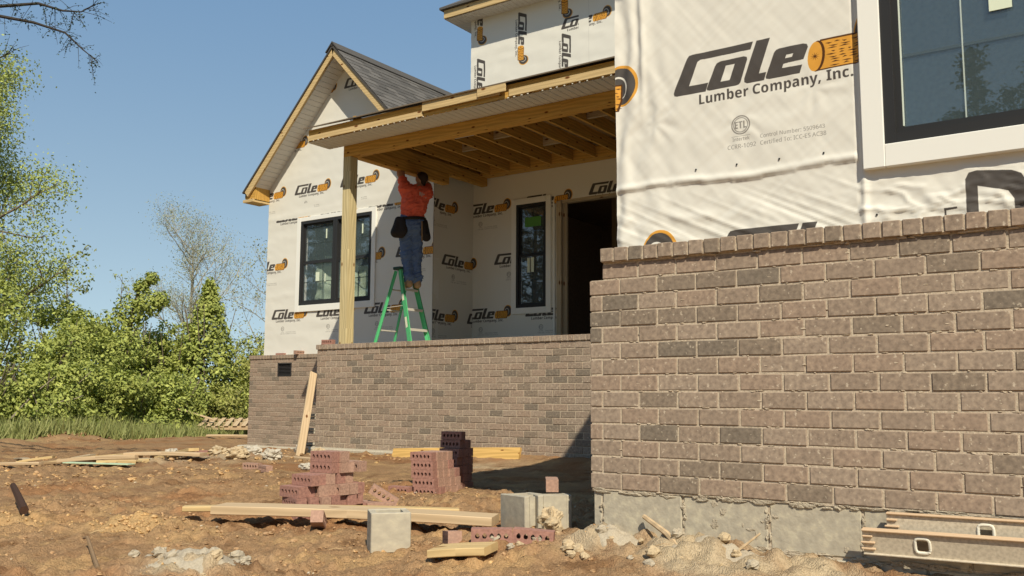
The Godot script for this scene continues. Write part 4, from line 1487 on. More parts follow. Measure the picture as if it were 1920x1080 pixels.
	# ragged clay heaps
	for p in [[-4.75, -3.15, 0.22, 260, ochre], [-5.45, -2.75, 0.42, 200, ochre], [-4.1, -3.25, 0.35, 90, brown], [-3.7, -3.62, 0.35, 120, brown], [-5.9, -3.6, 0.4, 90, brown], [-18.4, -10.4, 1.2, 140, brown], [-19.4, -12.0, 1.2, 120, brown]]:
		for i in int(p[3]):
			var r: float = p[2] * sqrt(g.randf()) * 1.2
			var th := g.randf() * TAU
			var x: float = p[0] + r * cos(th)
			var z: float = p[1] + r * sin(th)
			var s := (0.003 + 0.013 * pow(g.randf(), 2.5)) * (3.0 if p[0] < -15.0 else 1.0)
			var pc: Color = p[4]
			q.col = pc.lerp(brown, g.randf() * 0.5) * g.randf_range(0.8, 1.1)
			q.lump(Vector3(x, ground_height(x, z) + s * 0.4, z), Vector3(s, s * 0.7, s * g.randf_range(0.7, 1.2)), g, 0.4, 4, 6)
	var cm := mat("clod", Color(1, 1, 1), 1.0, null)
	cm.vertex_color_use_as_albedo = true
	cm.metallic_specular = 0.15
	var co := put("clods", q.mesh(true), cm)
	tag(co, "loose clods and crumbs of clay scattered over the dirt", "dirt", "", "stuff")
	# straw, splinters and rootlets
	q = MB.new()
	for i in 420:
		var x := g.randf_range(-8.5, -1.6)
		var z := g.randf_range(-6.6, -2.3)
		if z < Z_BAY + 0.02 and x > -2.34:
			continue
		var a := g.randf() * TAU
		var l := g.randf_range(0.02, 0.09)
		var d := Vector3(cos(a), g.randf_range(-0.1, 0.35), sin(a)) * l
		var p := Vector3(x, ground_height(x, z) + 0.004, z)
		q.col = Color(0.50, 0.36, 0.19).lerp(Color(0.30, 0.17, 0.09), g.randf())
		q.tube([p, p + d * 0.5 + Vector3(0, 0.006, 0), p + d], [0.0018, 0.0018, 0.0012], 3, false)
	var st := put("straw", q.mesh(true), cm)
	tag(st, "straw splinters and rootlets strewn on the bare dirt", "straw", "", "stuff")

# ---------------------------------------------------------------- the carpenter
# bones [a, b, radius a, radius b] joined by a smooth minimum and meshed as surface nets
func flesh(bones: Array, cell: float, k: float, crease := 0.0) -> ArrayMesh:
	var lo := Vector3.ONE * 1e9
	var hi := -lo
	for b in bones:
		var r: float = maxf(b[2], b[3]) + 3.0 * cell + 0.02
		lo = lo.min(b[0] - Vector3.ONE * r).min(b[1] - Vector3.ONE * r)
		hi = hi.max(b[0] + Vector3.ONE * r).max(b[1] + Vector3.ONE * r)
	var nx := int((hi.x - lo.x) / cell) + 2
	var ny := int((hi.y - lo.y) / cell) + 2
	var nz := int((hi.z - lo.z) / cell) + 2
	var f := PackedFloat32Array()
	f.resize(nx * ny * nz)
	for b in bones:
		var a: Vector3 = b[0]
		var e: Vector3 = b[1] - a
		var ee := maxf(e.length_squared(), 1e-8)
		var ra: float = b[2]
		var rb: float = b[3]
		var m: float = maxf(ra, rb) + 3.0 / k + cell
		var l := (a.min(b[1]) - Vector3.ONE * m - lo) / cell
		var h := (a.max(b[1]) + Vector3.ONE * m - lo) / cell
		for iz in range(maxi(0, int(l.z)), mini(nz - 1, int(h.z) + 1) + 1):
			for iy in range(maxi(0, int(l.y)), mini(ny - 1, int(h.y) + 1) + 1):
				for ix in range(maxi(0, int(l.x)), mini(nx - 1, int(h.x) + 1) + 1):
					var p := lo + Vector3(ix, iy, iz) * cell
					var t := clampf((p - a).dot(e) / ee, 0.0, 1.0)
					var d := p.distance_to(a + e * t) - lerpf(ra, rb, t)
					if d < m:
						f[(iz * ny + iy) * nx + ix] += exp(-k * d)
	# inside where the sum is over 1
	var vid := PackedInt32Array()
	vid.resize(nx * ny * nz)
	vid.fill(-1)
	var v := PackedVector3Array()
	var off := [0, 1, nx, nx + 1, nx * ny, nx * ny + 1, nx * ny + nx, nx * ny + nx + 1]
	for iz in nz - 1:
		for iy in ny - 1:
			for ix in nx - 1:
				var c := (iz * ny + iy) * nx + ix
				var mask := 0
				for q in 8:
					if f[c + off[q]] > 1.0:
						mask |= 1 << q
				if mask == 0 or mask == 255:
					continue
				var s := Vector3.ZERO
				var n := 0
				for e in [[0, 1], [2, 3], [4, 5], [6, 7], [0, 2], [1, 3], [4, 6], [5, 7], [0, 4], [1, 5], [2, 6], [3, 7]]:
					var i0: int = e[0]
					var i1: int = e[1]
					if ((mask >> i0) & 1) != ((mask >> i1) & 1):
						var d0 := -log(maxf(f[c + off[i0]], 1e-9)) / k
						var d1 := -log(maxf(f[c + off[i1]], 1e-9)) / k
						var t := clampf(d0 / (d0 - d1), 0.0, 1.0)
						var p0 := Vector3(i0 & 1, (i0 >> 1) & 1, (i0 >> 2) & 1)
						var p1 := Vector3(i1 & 1, (i1 >> 1) & 1, (i1 >> 2) & 1)
						s += p0.lerp(p1, t)
						n += 1
				vid[c] = v.size()
				v.append(lo + (Vector3(ix, iy, iz) + s / n) * cell)
	var nrm := PackedVector3Array()
	nrm.resize(v.size())
	var idx := PackedInt32Array()
	for iz in range(1, nz - 1):
		for iy in range(1, ny - 1):
			for ix in range(1, nx - 1):
				var c := (iz * ny + iy) * nx + ix
				var inside := f[c] > 1.0
				for ax in 3:
					var st: int = [1, nx, nx * ny][ax]
					if (f[c + st] > 1.0) == inside:
						continue
					var s1: int = [nx, nx * ny, 1][ax]
					var s2: int = [nx * ny, 1, nx][ax]
					var a := vid[c]
					var b := vid[c - s1]
					var d := vid[c - s1 - s2]
					var e := vid[c - s2]
					if a < 0 or b < 0 or d < 0 or e < 0:
						continue
					var fn := (v[d] - v[a]).cross(v[b] - v[a]) + (v[e] - v[a]).cross(v[d] - v[a])
					var o := Vector3.ZERO
					o[ax] = 1.0 if inside else -1.0
					if fn.dot(o) >= 0.0:
						idx.append_array([a, b, d, a, d, e])
					else:
						fn = -fn
						idx.append_array([a, d, b, a, e, d])
					nrm[a] += fn
					nrm[b] += fn
					nrm[d] += fn
					nrm[e] += fn
	for i in nrm.size():
		nrm[i] = nrm[i].normalized()
	if crease > 0.0:
		# cloth: ridged folds that run round and across the limbs
		var fn := FastNoiseLite.new()
		fn.seed = 4
		fn.frequency = 1.0
		fn.fractal_octaves = 3
		for i in v.size():
			var p := v[i]
			var r := 1.0 - absf(fn.get_noise_3d(p.x * 4.0 + p.y * 3.0, p.y * 11.0 - p.x * 5.0, p.z * 4.0))
			v[i] = p + nrm[i] * crease * (pow(r, 5.0) - 0.45)
		nrm.fill(Vector3.ZERO)
		for i in range(0, idx.size(), 3):
			var a := idx[i]
			var b := idx[i + 1]
			var d := idx[i + 2]
			var n := (v[d] - v[a]).cross(v[b] - v[a])
			nrm[a] += n
			nrm[b] += n
			nrm[d] += n
		for i in nrm.size():
			nrm[i] = nrm[i].normalized()
	var arr := []
	arr.resize(Mesh.ARRAY_MAX)
	arr[Mesh.ARRAY_VERTEX] = v
	arr[Mesh.ARRAY_NORMAL] = nrm
	arr[Mesh.ARRAY_INDEX] = idx
	var m := ArrayMesh.new()
	m.add_surface_from_arrays(Mesh.PRIMITIVE_TRIANGLES, arr)
	return m

func hand_bones(wrist: Vector3, dir: Vector3, across: Vector3, curl: Vector3) -> Array:
	var r := []
	var palm := wrist + dir * 0.085
	for k in 4:
		var o := across * (k - 1.5) * 0.021
		r.append([wrist + o * 0.6 + dir * 0.015, palm + o, 0.016, 0.013])
		var l: float = [0.072, 0.080, 0.076, 0.060][k]
		var p1 := palm + o + (dir * 0.75 + curl * 0.5).normalized() * l * 0.45
		var p2 := p1 + (dir * 0.2 + curl).normalized() * l * 0.32
		var p3 := p2 + (curl - dir * 0.35).normalized() * l * 0.25
		r.append([palm + o, p1, 0.0095, 0.009])
		r.append([p1, p2, 0.009, 0.0085])
		r.append([p2, p3, 0.0085, 0.0075])
	var b := wrist - across * 0.032 + dir * 0.03
	r.append([wrist + dir * 0.02, b, 0.017, 0.013])
	r.append([b, b - across * 0.022 + dir * 0.030, 0.012, 0.010])
	r.append([b - across * 0.022 + dir * 0.030, b - across * 0.018 + dir * 0.055 + curl * 0.015, 0.010, 0.008])
	return r

func person() -> void:
	# local axes: x to his right, y up, z towards his back; he looks away from the street, up at the beam
	var p := group_node("person")
	p.transform = Transform3D(Basis(Vector3(0.57, 0, -0.82).normalized(), Vector3.UP, Vector3(0.82, 0, 0.57).normalized()), Vector3(-8.985, 2.603, -10.30))
	tag(p, "man in red t-shirt, blue jeans and tool belt reaching up to the porch beam", "person")
	var hipl := Vector3(-0.115, 0.93, 0.0)
	var hipr := Vector3(0.055, 0.93, 0.0)
	var kl := Vector3(-0.085, 0.50, -0.035)
	var kr := Vector3(0.070, 0.50, -0.045)
	var al := Vector3(-0.055, 0.09, 0.02)
	var ar := Vector3(0.085, 0.09, -0.02)
	var shl := Vector3(-0.125, 1.485, -0.02)
	var shr := Vector3(0.205, 1.44, -0.01)
	var ell := Vector3(-0.175, 1.745, -0.12)
	var elr := Vector3(0.275, 1.605, -0.21)
	var wl := Vector3(-0.150, 1.945, -0.215)
	var wr := Vector3(0.085, 1.865, -0.30)
	var head := Vector3(0.135, 1.655, -0.045)
	var skin := mat("skin", lin(0.36, 0.19, 0.12), 0.6)
	var body := [
		[Vector3(-0.03, 0.98, 0), Vector3(0.0, 1.18, 0), 0.088, 0.085], [Vector3(0.0, 1.18, 0), Vector3(0.035, 1.40, -0.01), 0.085, 0.085], [Vector3(-0.02, 1.40, -0.01), Vector3(0.12, 1.39, -0.01), 0.07, 0.07],
		[Vector3(0.04, 1.44, -0.01), shl, 0.055, 0.045], [Vector3(0.06, 1.44, -0.01), shr, 0.055, 0.045],
		[hipl, kl, 0.070, 0.050], [kl, al, 0.046, 0.034], [hipr, kr, 0.070, 0.050], [kr, ar, 0.046, 0.034], [Vector3(-0.10, 0.96, 0), Vector3(0.04, 0.96, 0), 0.075, 0.075],
		[al, al + Vector3(-0.02, -0.05, -0.14), 0.040, 0.034], [ar, ar + Vector3(0.02, -0.05, -0.14), 0.040, 0.034],
		[shl, ell, 0.045, 0.043], [ell, wl, 0.042, 0.027], [shr, elr, 0.045, 0.043], [elr, wr, 0.042, 0.027],
		[Vector3(0.07, 1.48, -0.01), Vector3(0.115, 1.60, -0.035), 0.058, 0.055]]
	var mb := put("body", flesh(body, 0.015, 34.0), skin, p)
	# head with a face turned up and away, ears, nose; hands closing on the beam: part of the same body, meshed finer
	var look := Vector3(-0.10, 0.35, -0.93).normalized()
	var upv := (Vector3(0.05, 0.93, 0.35)).normalized()
	var side := look.cross(upv).normalized()
	var hb := [[Vector3(0.112, 1.57, -0.035), head, 0.055, 0.075], [head + upv * 0.015 - look * 0.025, head + upv * 0.015 + look * 0.022, 0.085, 0.080], [head - upv * 0.045 + look * 0.035, head - upv * 0.085 + look * 0.065, 0.055, 0.035],
		[head + look * 0.085 + upv * 0.0, head + look * 0.112 - upv * 0.028, 0.011, 0.015], [head + side * 0.083 - upv * 0.012, head + side * 0.090 + upv * 0.02 - look * 0.012, 0.013, 0.015], [head - side * 0.083 - upv * 0.012, head - side * 0.090 + upv * 0.02 - look * 0.012, 0.013, 0.015],
		[head + look * 0.095 - upv * 0.055 - side * 0.018, head + look * 0.095 - upv * 0.055 + side * 0.018, 0.010, 0.010], [head + look * 0.085 + upv * 0.028 - side * 0.035, head + look * 0.085 + upv * 0.028 + side * 0.035, 0.014, 0.014]]
	var parts := SurfaceTool.new()
	parts.append_from(mb.mesh, 0, Transform3D.IDENTITY)
	parts.append_from(flesh(hb, 0.008, 90.0), 0, Transform3D.IDENTITY)
	parts.append_from(flesh(hand_bones(wl, (wl - ell).normalized(), Vector3(0.9, 0, 0.3).normalized(), Vector3(0.1, 0.25, -1).normalized()), 0.0045, 160.0), 0, Transform3D.IDENTITY)
	parts.append_from(flesh(hand_bones(wr, (Vector3(-0.25, 1, -0.15)).normalized(), Vector3(-0.9, 0.0, 0.4).normalized(), Vector3(-0.2, 0.25, -1).normalized()), 0.0045, 160.0), 0, Transform3D.IDENTITY)
	mb.mesh = parts.commit()
	# eyes under the brow
	for s in [-1.0, 1.0]:
		var e := MB.new()
		e.lump(head + look * 0.080 + upv * 0.008 + side * 0.034 * s, Vector3(0.013, 0.008, 0.013), rng, 0.0, 6, 8)
		put("eye", e.mesh(), M["black_frame"], p)
	var shirt := [
		[Vector3(-0.075, 1.01, 0.005), Vector3(-0.045, 1.22, 0.0), 0.118, 0.120], [Vector3(0.045, 1.00, 0.005), Vector3(0.055, 1.22, 0.0), 0.115, 0.122],
		[Vector3(-0.045, 1.22, 0), Vector3(-0.045, 1.42, -0.01), 0.125, 0.118], [Vector3(0.065, 1.22, 0), Vector3(0.13, 1.39, -0.01), 0.125, 0.115],
		[Vector3(-0.05, 1.42, -0.01), shl + Vector3(0, 0.01, 0), 0.105, 0.082], [Vector3(0.13, 1.40, -0.01), shr, 0.105, 0.085],
		[shl, shl.lerp(ell, 0.62), 0.080, 0.070], [shr, shr.lerp(elr, 0.72), 0.080, 0.072], [Vector3(0.05, 1.45, -0.01), Vector3(0.075, 1.50, -0.015), 0.085, 0.070],
		[Vector3(-0.10, 1.04, 0.05), Vector3(-0.02, 1.20, 0.085), 0.030, 0.022], [Vector3(0.02, 1.03, 0.07), Vector3(0.10, 1.28, 0.085), 0.028, 0.022], [Vector3(-0.08, 1.30, 0.08), Vector3(0.05, 1.18, 0.09), 0.024, 0.02]]
	put("shirt", flesh(shirt, 0.013, 42.0, 0.022), mat("shirt_red", lin(0.74, 0.135, 0.075), 0.9), p)
	# print between the shoulders
	var pr := MB.new()
	for k in 4:
		pr.span(Vector3(0.06 + 0.030 * k, 1.375 - 0.012 * k, 0.119 - 0.003 * k), Vector3(0.078 + 0.030 * k, 1.43 - 0.012 * k, 0.124 - 0.003 * k))
	put("shirt_print", pr.mesh(), mat("print_white", lin(0.5, 0.42, 0.38), 0.9), p)
	var jeans := [
		[Vector3(-0.105, 0.99, 0.005), Vector3(0.045, 0.99, 0.005), 0.125, 0.125], [Vector3(-0.085, 0.90, 0.03), Vector3(0.03, 0.90, 0.03), 0.115, 0.115],
		[hipl, kl, 0.108, 0.082], [kl, al + Vector3(0, 0.01, 0), 0.080, 0.066], [hipr, kr, 0.108, 0.082], [kr, ar + Vector3(0, 0.01, 0), 0.080, 0.066],
		[kl + Vector3(-0.03, -0.05, 0.06), kl + Vector3(0.05, -0.02, 0.055), 0.022, 0.02], [al + Vector3(-0.05, 0.07, 0.035), al + Vector3(0.04, 0.06, 0.04), 0.03, 0.028], [ar + Vector3(-0.04, 0.06, 0.035), ar + Vector3(0.05, 0.07, 0.035), 0.03, 0.028], [kr + Vector3(-0.03, -0.06, 0.055), kr + Vector3(0.05, 0.0, 0.055), 0.022, 0.02]]
	put("jeans", flesh(jeans, 0.013, 46.0, 0.020), mat("denim", lin(0.10, 0.15, 0.26), 0.95), p)
	for b in [[al, -0.03], [ar, 0.03]]:
		var a: Vector3 = b[0]
		put("boot", flesh([[a + Vector3(0, 0.03, 0.01), a + Vector3(0, -0.045, 0.015), 0.052, 0.048], [a + Vector3(0, -0.05, 0.02), a + Vector3(b[1], -0.055, -0.16), 0.045, 0.042], [a + Vector3(b[1] * 0.6 - 0.012, -0.058, -0.14), a + Vector3(b[1] * 0.8 + 0.014, -0.058, -0.18), 0.038, 0.036]], 0.010, 70.0), mat("boot_leather", lin(0.36, 0.24, 0.13), 0.85), p)
	put("hair", flesh([[head + upv * 0.045 - look * 0.030, head + upv * 0.050 + look * 0.030, 0.078, 0.070], [head - look * 0.050 + upv * 0.02, head - look * 0.062 - upv * 0.045, 0.062, 0.045]], 0.009, 60.0), mat("hair_dark", lin(0.035, 0.022, 0.016), 0.8), p)
	var leather := mat("belt_leather", lin(0.022, 0.018, 0.016), 0.75)
	var belt := group_node("tool_belt", p)
	var ring := MB.new()
	var loop := []
	var rad := []
	for k in 25:
		var t := TAU * k / 24.0
		loop.append(Vector3(-0.03 + 0.205 * cos(t), 1.025 + 0.015 * cos(t), 0.005 + 0.142 * sin(t)))
		rad.append(0.024)
	ring.tube(loop, rad, 6, false)
	put("strap", ring.mesh(), leather, belt)
	put("pouch", flesh([[Vector3(-0.235, 0.99, 0.05), Vector3(-0.275, 0.80, 0.055), 0.055, 0.070], [Vector3(-0.18, 0.97, 0.10), Vector3(-0.17, 0.83, 0.115), 0.050, 0.060], [Vector3(-0.27, 0.80, 0.04), Vector3(-0.20, 0.77, 0.09), 0.060, 0.055]], 0.012, 55.0), leather, belt)
	put("pouch", flesh([[Vector3(0.165, 0.99, 0.04), Vector3(0.195, 0.76, 0.05), 0.050, 0.066], [Vector3(0.13, 0.95, 0.09), Vector3(0.15, 0.80, 0.10), 0.045, 0.055]], 0.012, 55.0), leather, belt)
	var ham := MB.new()
	ham.tube([Vector3(0.10, 0.98, 0.14), Vector3(0.105, 0.68, 0.15)], [0.012, 0.010], 6)
	put("hammer_handle", ham.mesh(), M["dead_wood"], belt)

# ---------------------------------------------------------------- step ladder
func ladder() -> void:
	var l := group_node("step_ladder", null, Vector3(-9.13, 1.69, -10.28))
	tag(l, "green fibreglass step ladder the carpenter stands on", "ladder")
	var top := 1.17
	var zn := 0.20
	# climbing side to the right, rear legs to the left; near pair zn, far pair -zn
	for s in [1.0, -1.0]:
		var tz: float = s * 0.14
		var m: Material = M["ladder_green"]
		var r := MB.new()
		r.box(Vector3(1.21, 0.072, 0.022), Vector3.ZERO, 0.003)
		r.box(Vector3(1.21, 0.012, 0.034), Vector3(0, 0.030, -0.006 * s), 0.002)
		r.box(Vector3(1.21, 0.012, 0.034), Vector3(0, -0.030, -0.006 * s), 0.002)
		put("front_rail", r.mesh(), m, l, between(Vector3(0.045, top, tz), Vector3(0.345, 0.0, s * zn * 1.12)))
		r = MB.new()
		r.box(Vector3(1.20, 0.042, 0.020), Vector3.ZERO, 0.003)
		r.box(Vector3(1.20, 0.010, 0.030), Vector3(0, 0.016, -0.005 * s), 0.002)
		put("rear_rail", r.mesh(), m, l, between(Vector3(-0.025, top - 0.01, tz), Vector3(-0.385, 0.0, s * zn * 1.05)))
		r = MB.new()
		r.box(Vector3(0.05, 0.02, 0.05), Vector3(0.345, 0.008, s * zn * 1.12), 0.004)
		put("foot", r.mesh(), M["black_frame"], l)
		r = MB.new()
		r.box(Vector3(0.045, 0.02, 0.045), Vector3(-0.385, 0.008, s * zn * 1.05), 0.004)
		put("foot", r.mesh(), M["black_frame"], l)
		r = MB.new()
		r.box(Vector3(0.38, 0.008, 0.004), Vector3.ZERO, 0.0)
		put("spreader", r.mesh(), M["aluminium"], l, Transform3D(Basis(Vector3.BACK, 0.05), Vector3(-0.02, 0.62, s * 0.165)))
	var q := MB.new()
	q.box(Vector3(0.15, 0.045, 0.36), Vector3(0.01, top + 0.02, 0), 0.010)
	put("top_cap", q.mesh(), M["ladder_dark"], l)
	for k in 4:
		var y := 0.30 * (k + 1) - 0.02
		if k == 3:
			break
		var t := y / top
		q = MB.new()
		q.box(Vector3(0.085, 0.012, 2.0 * lerpf(zn * 1.12, 0.14, t) - 0.02), Vector3(lerpf(0.345, 0.045, t), y, 0), 0.002)
		q.box(Vector3(0.006, 0.03, 2.0 * lerpf(zn * 1.12, 0.14, t) - 0.03), Vector3(lerpf(0.345, 0.045, t) + 0.039, y - 0.016, 0), 0.001)
		put("step", q.mesh(), M["aluminium"], l)
		q = MB.new()
		q.box(Vector3(0.02, 0.02, 2.0 * lerpf(zn, 0.14, t) - 0.01), Vector3(lerpf(-0.385, -0.025, t), y, 0), 0.003)
		put("rear_bar", q.mesh(), M["aluminium"], l)
	for d in [[0.30, 0.10], [0.62, 0.16]]:
		var t: float = d[0]
		q = MB.new()
		q.box(Vector3(d[1], 0.045, 0.002), Vector3.ZERO)
		var a := Vector3(0.045, top, 0.14).lerp(Vector3(0.345, 0, zn * 1.12), t)
		var b := Vector3(0.045, top, 0.14).lerp(Vector3(0.345, 0, zn * 1.12), t + 0.12)
		var xf := between(a, b)
		xf.origin += xf.basis.z * 0.0125 * signf(xf.basis.z.z)
		put("warning_label", q.mesh(), M["ladder_label"], l, xf)

# ---------------------------------------------------------------- things on the ground
func plank(called: String, label: String, a: Vector3, b: Vector3, h: float, w: float, m: Material, group := "", roll := 0.0) -> MeshInstance3D:
	var l := a.distance_to(b)
	var q := MB.new()
	var g := RandomNumberGenerator.new()
	g.seed = int(l * 977.0)
	# a sawn board in six lengths, slightly crowned and worn
	var n := 6
	for k in n:
		var x0 := -l * 0.5 + l * k / n
		var x1 := -l * 0.5 + l * (k + 1) / n
		var e := 0.004
		var prof := [Vector2(-w * 0.5 + e, 0), Vector2(w * 0.5 - e, 0), Vector2(w * 0.5, e), Vector2(w * 0.5, h - e), Vector2(w * 0.5 - e, h), Vector2(-w * 0.5 + e, h), Vector2(-w * 0.5, h - e), Vector2(-w * 0.5, e)]
		var lift := func(x: float) -> float: return 0.010 * (1.0 - pow(x / (l * 0.5), 2.0)) * minf(1.0, l)
		for i in 8:
			var p: Vector2 = prof[i]
			var r: Vector2 = prof[(i + 1) % 8]
			var d := r - p
			q.quad(Vector3(x0, p.y + lift.call(x0), p.x), Vector3(x1, p.y + lift.call(x1), p.x), Vector3(x1, r.y + lift.call(x1), r.x), Vector3(x0, r.y + lift.call(x0), r.x), Vector3(0, -d.x, d.y), Vector2(x0, p.x + p.y), Vector2(x1, p.x + p.y), Vector2(x1, r.x + r.y), Vector2(x0, r.x + r.y))
		if k == 0 or k == n - 1:
			var xe := x0 if k == 0 else x1
			for i in range(1, 7):
				q.tri(Vector3(xe, prof[0].y, prof[0].x), Vector3(xe, prof[i].y, prof[i].x), Vector3(xe, prof[i + 1].y, prof[i + 1].x), Vector3(-1 if k == 0 else 1, 0, 0), Vector2(prof[0].x, prof[0].y) * 0.2, Vector2(prof[i].x, prof[i].y) * 0.2, Vector2(prof[i + 1].x, prof[i + 1].y) * 0.2)
	var xf := between(a, b)
	xf.basis = xf.basis * Basis(Vector3.RIGHT, roll)
	var o := put(called, q.mesh(), m, null, xf)
	tag(o, label, "board", group)
	return o

func hollow_block(label: String, at: Vector3, turn: Basis, l: float, group := "") -> void:
	# a concrete block l long (x), 0.19 high (y) and 0.19 deep (z), cores open upwards; at: centre of its base
	var q := MB.new()
	var h := 0.19
	var d := 0.19
	var t := 0.032
	var n := 1 if l < 0.25 else 2
	q.box(Vector3(l, h, t), Vector3(0, h * 0.5, d * 0.5 - t * 0.5), 0.004)
	q.box(Vector3(l, h, t), Vector3(0, h * 0.5, -d * 0.5 + t * 0.5), 0.004)
	for k in n + 1:
		var x := lerpf(-l * 0.5 + t * 0.5, l * 0.5 - t * 0.5, float(k) / n)
		q.box(Vector3(t, h - 0.004, d - 2.0 * t + 0.002), Vector3(x, h * 0.5, 0), 0.0)
	var o := put("concrete_block", q.mesh(), M["concrete"], null, Transform3D(turn, at))
	tag(o, label, "block", group)

func stone(called: String, label: String, category: String, at: Vector3, r: Vector3, m: Material, seed_: int, group := "", rough := 0.28) -> void:
	var q := MB.new()
	var g := RandomNumberGenerator.new()
	g.seed = seed_
	# a ball pushed in and out by noise
	var f := FastNoiseLite.new()
	f.seed = seed_
	f.frequency = 0.85
	f.fractal_octaves = 4
	var big := maxf(r.x, r.z) > 0.05
	var la := 18 if big else 7
	var lo := 28 if big else 10
	var pts := []
	for i in la + 1:
		var row := []
		for k in lo:
			var d := Vector3(sin(PI * i / la) * cos(TAU * k / lo), cos(PI * i / la), sin(PI * i / la) * sin(TAU * k / lo))
			row.append(d * r * (1.0 + rough * 1.9 * f.get_noise_3d(d.x * 1.6, d.y * 1.6, d.z * 1.6) + rough * 0.55 * f.get_noise_3d(d.x * 7.0 + 9.0, d.y * 7.0, d.z * 7.0)))
		pts.append(row)
	for i in la:
		for k in lo:
			q.quad(pts[i][k], pts[i][(k + 1) % lo], pts[i + 1][(k + 1) % lo], pts[i + 1][k], pts[i][k] + pts[i + 1][(k + 1) % lo])
	var o := put(called, q.mesh(), m, null, Transform3D(Basis(Vector3.UP, seed_ * 0.7), at))
	tag(o, label, category, group)

# a crumbly heap: a mound of lumps laid on the ground
func heap(label: String, at: Vector2, r: Vector2, h: float, seed_: int) -> void:
	var f := FastNoiseLite.new()
	f.seed = seed_
	f.noise_type = FastNoiseLite.TYPE_CELLULAR
	f.cellular_return_type = FastNoiseLite.RETURN_DISTANCE
	f.frequency = 11.0
	f.fractal_octaves = 4
	var e := FastNoiseLite.new()
	e.seed = seed_ + 9
	e.frequency = 5.0
	var n := 46
	var pts := PackedVector3Array()
	var uvs := PackedVector2Array()
	for j in n:
		for i in n:
			var u := Vector2(i, j) / (n - 1.0) * 2.0 - Vector2.ONE
			var x := at.x + u.x * r.x * 1.15
			var z := at.y + u.y * r.y * 1.15
			var d := u.length() * (1.0 + 0.35 * e.get_noise_2d(x, z))
			var y := h * maxf(0.0, 1.0 - d * d) - 0.03 * smoothstep(0.85, 1.1, d)
			y += (-0.5 - f.get_noise_2d(x, z)) * 0.055 * clampf(1.3 - d, 0.0, 1.0) + e.get_noise_2d(x * 2.0, z * 2.0) * h * 0.35 * clampf(1.1 - d, 0.0, 1.0)
			pts.append(Vector3(x, ground_base(x, z) + 0.012 + y, z))
			uvs.append(u)
	var o := put("rubble_heap", grid_mesh(n, n, pts, uvs, PackedByteArray(), Vector3.UP), M["mortar_wet"])
	tag(o, label, "rubble")

func stick(called: String, label: String, pts: Array, r0: float, r1: float, m: Material) -> void:
	var q := MB.new()
	var rr := []
	for i in pts.size():
		rr.append(lerpf(r0, r1, float(i) / (pts.size() - 1)))
	q.tube(pts, rr, 6)
	tag(put(called, q.mesh(), m), label, "stick")

func level(label: String, a: Vector3, b: Vector3, tilt: float, hole_at: float) -> void:
	# an I-section mason's level with a hand hole; length along x, flanges top and bottom
	var n := group_node("spirit_level")
	n.transform = between(a, b)
	n.transform.basis = n.transform.basis * Basis(Vector3.RIGHT, tilt)
	tag(n, label, "level")
	var l := a.distance_to(b)
	var h := 0.098
	var q := MB.new()
	# web with an opening for the hand
	var hx := hole_at - l * 0.5
	for r in [[-l * 0.5, hx - 0.022, -h * 0.5, h * 0.5], [hx + 0.022, l * 0.5, -h * 0.5, h * 0.5], [hx - 0.022, hx + 0.022, -h * 0.5, -0.026], [hx - 0.022, hx + 0.022, 0.022, h * 0.5]]:
		q.span(Vector3(r[0], r[2], -0.004), Vector3(r[1], r[3], 0.004))
	put("web", q.mesh(), M["level_body"], n)
	for s in [-1.0, 1.0]:
		q = MB.new()
		q.box(Vector3(l, 0.007, 0.030), Vector3(0, s * (h * 0.5), 0), 0.002)
		put("flange", q.mesh(), M["level_brass"] if s > 0 else M["level_body"], n)
	var ring := MB.new()
	var loop := []
	var rad := []
	for k in 25:
		var t := TAU * k / 24.0
		var c := Vector2(cos(t), sin(t))
		var e := pow(pow(absf(c.x), 4.0) + pow(absf(c.y), 4.0), -0.25)
		loop.append(Vector3(hx + c.x * e * 0.027, -0.002 + c.y * e * 0.029, 0.004))
		rad.append(0.006)
	ring.tube(loop, rad, 8, false)
	put("hand_grip", ring.mesh(), M["plastic_white"], n)
	for k in 3:
		q = MB.new()
		q.box(Vector3(0.055 if k > 0 else 0.04, 0.007, 0.012), Vector3(-l * 0.5 + 0.02, 0.024 - 0.026 * k, 0.008), 0.002)
		put("end_clip", q.mesh(), M["level_brass"], n)

func on_ground(x: float, z: float, up := 0.0) -> Vector3:
	var h := 0.0
	for d in [Vector2(0, 0), Vector2(0.05, 0.04), Vector2(-0.05, 0.04), Vector2(0.04, -0.05)]:
		h += ground_height(x + d.x, z + d.y) * 0.25
	return Vector3(x, maxf(h + 0.004, ground_base(x, z) - 0.02) + up, z)

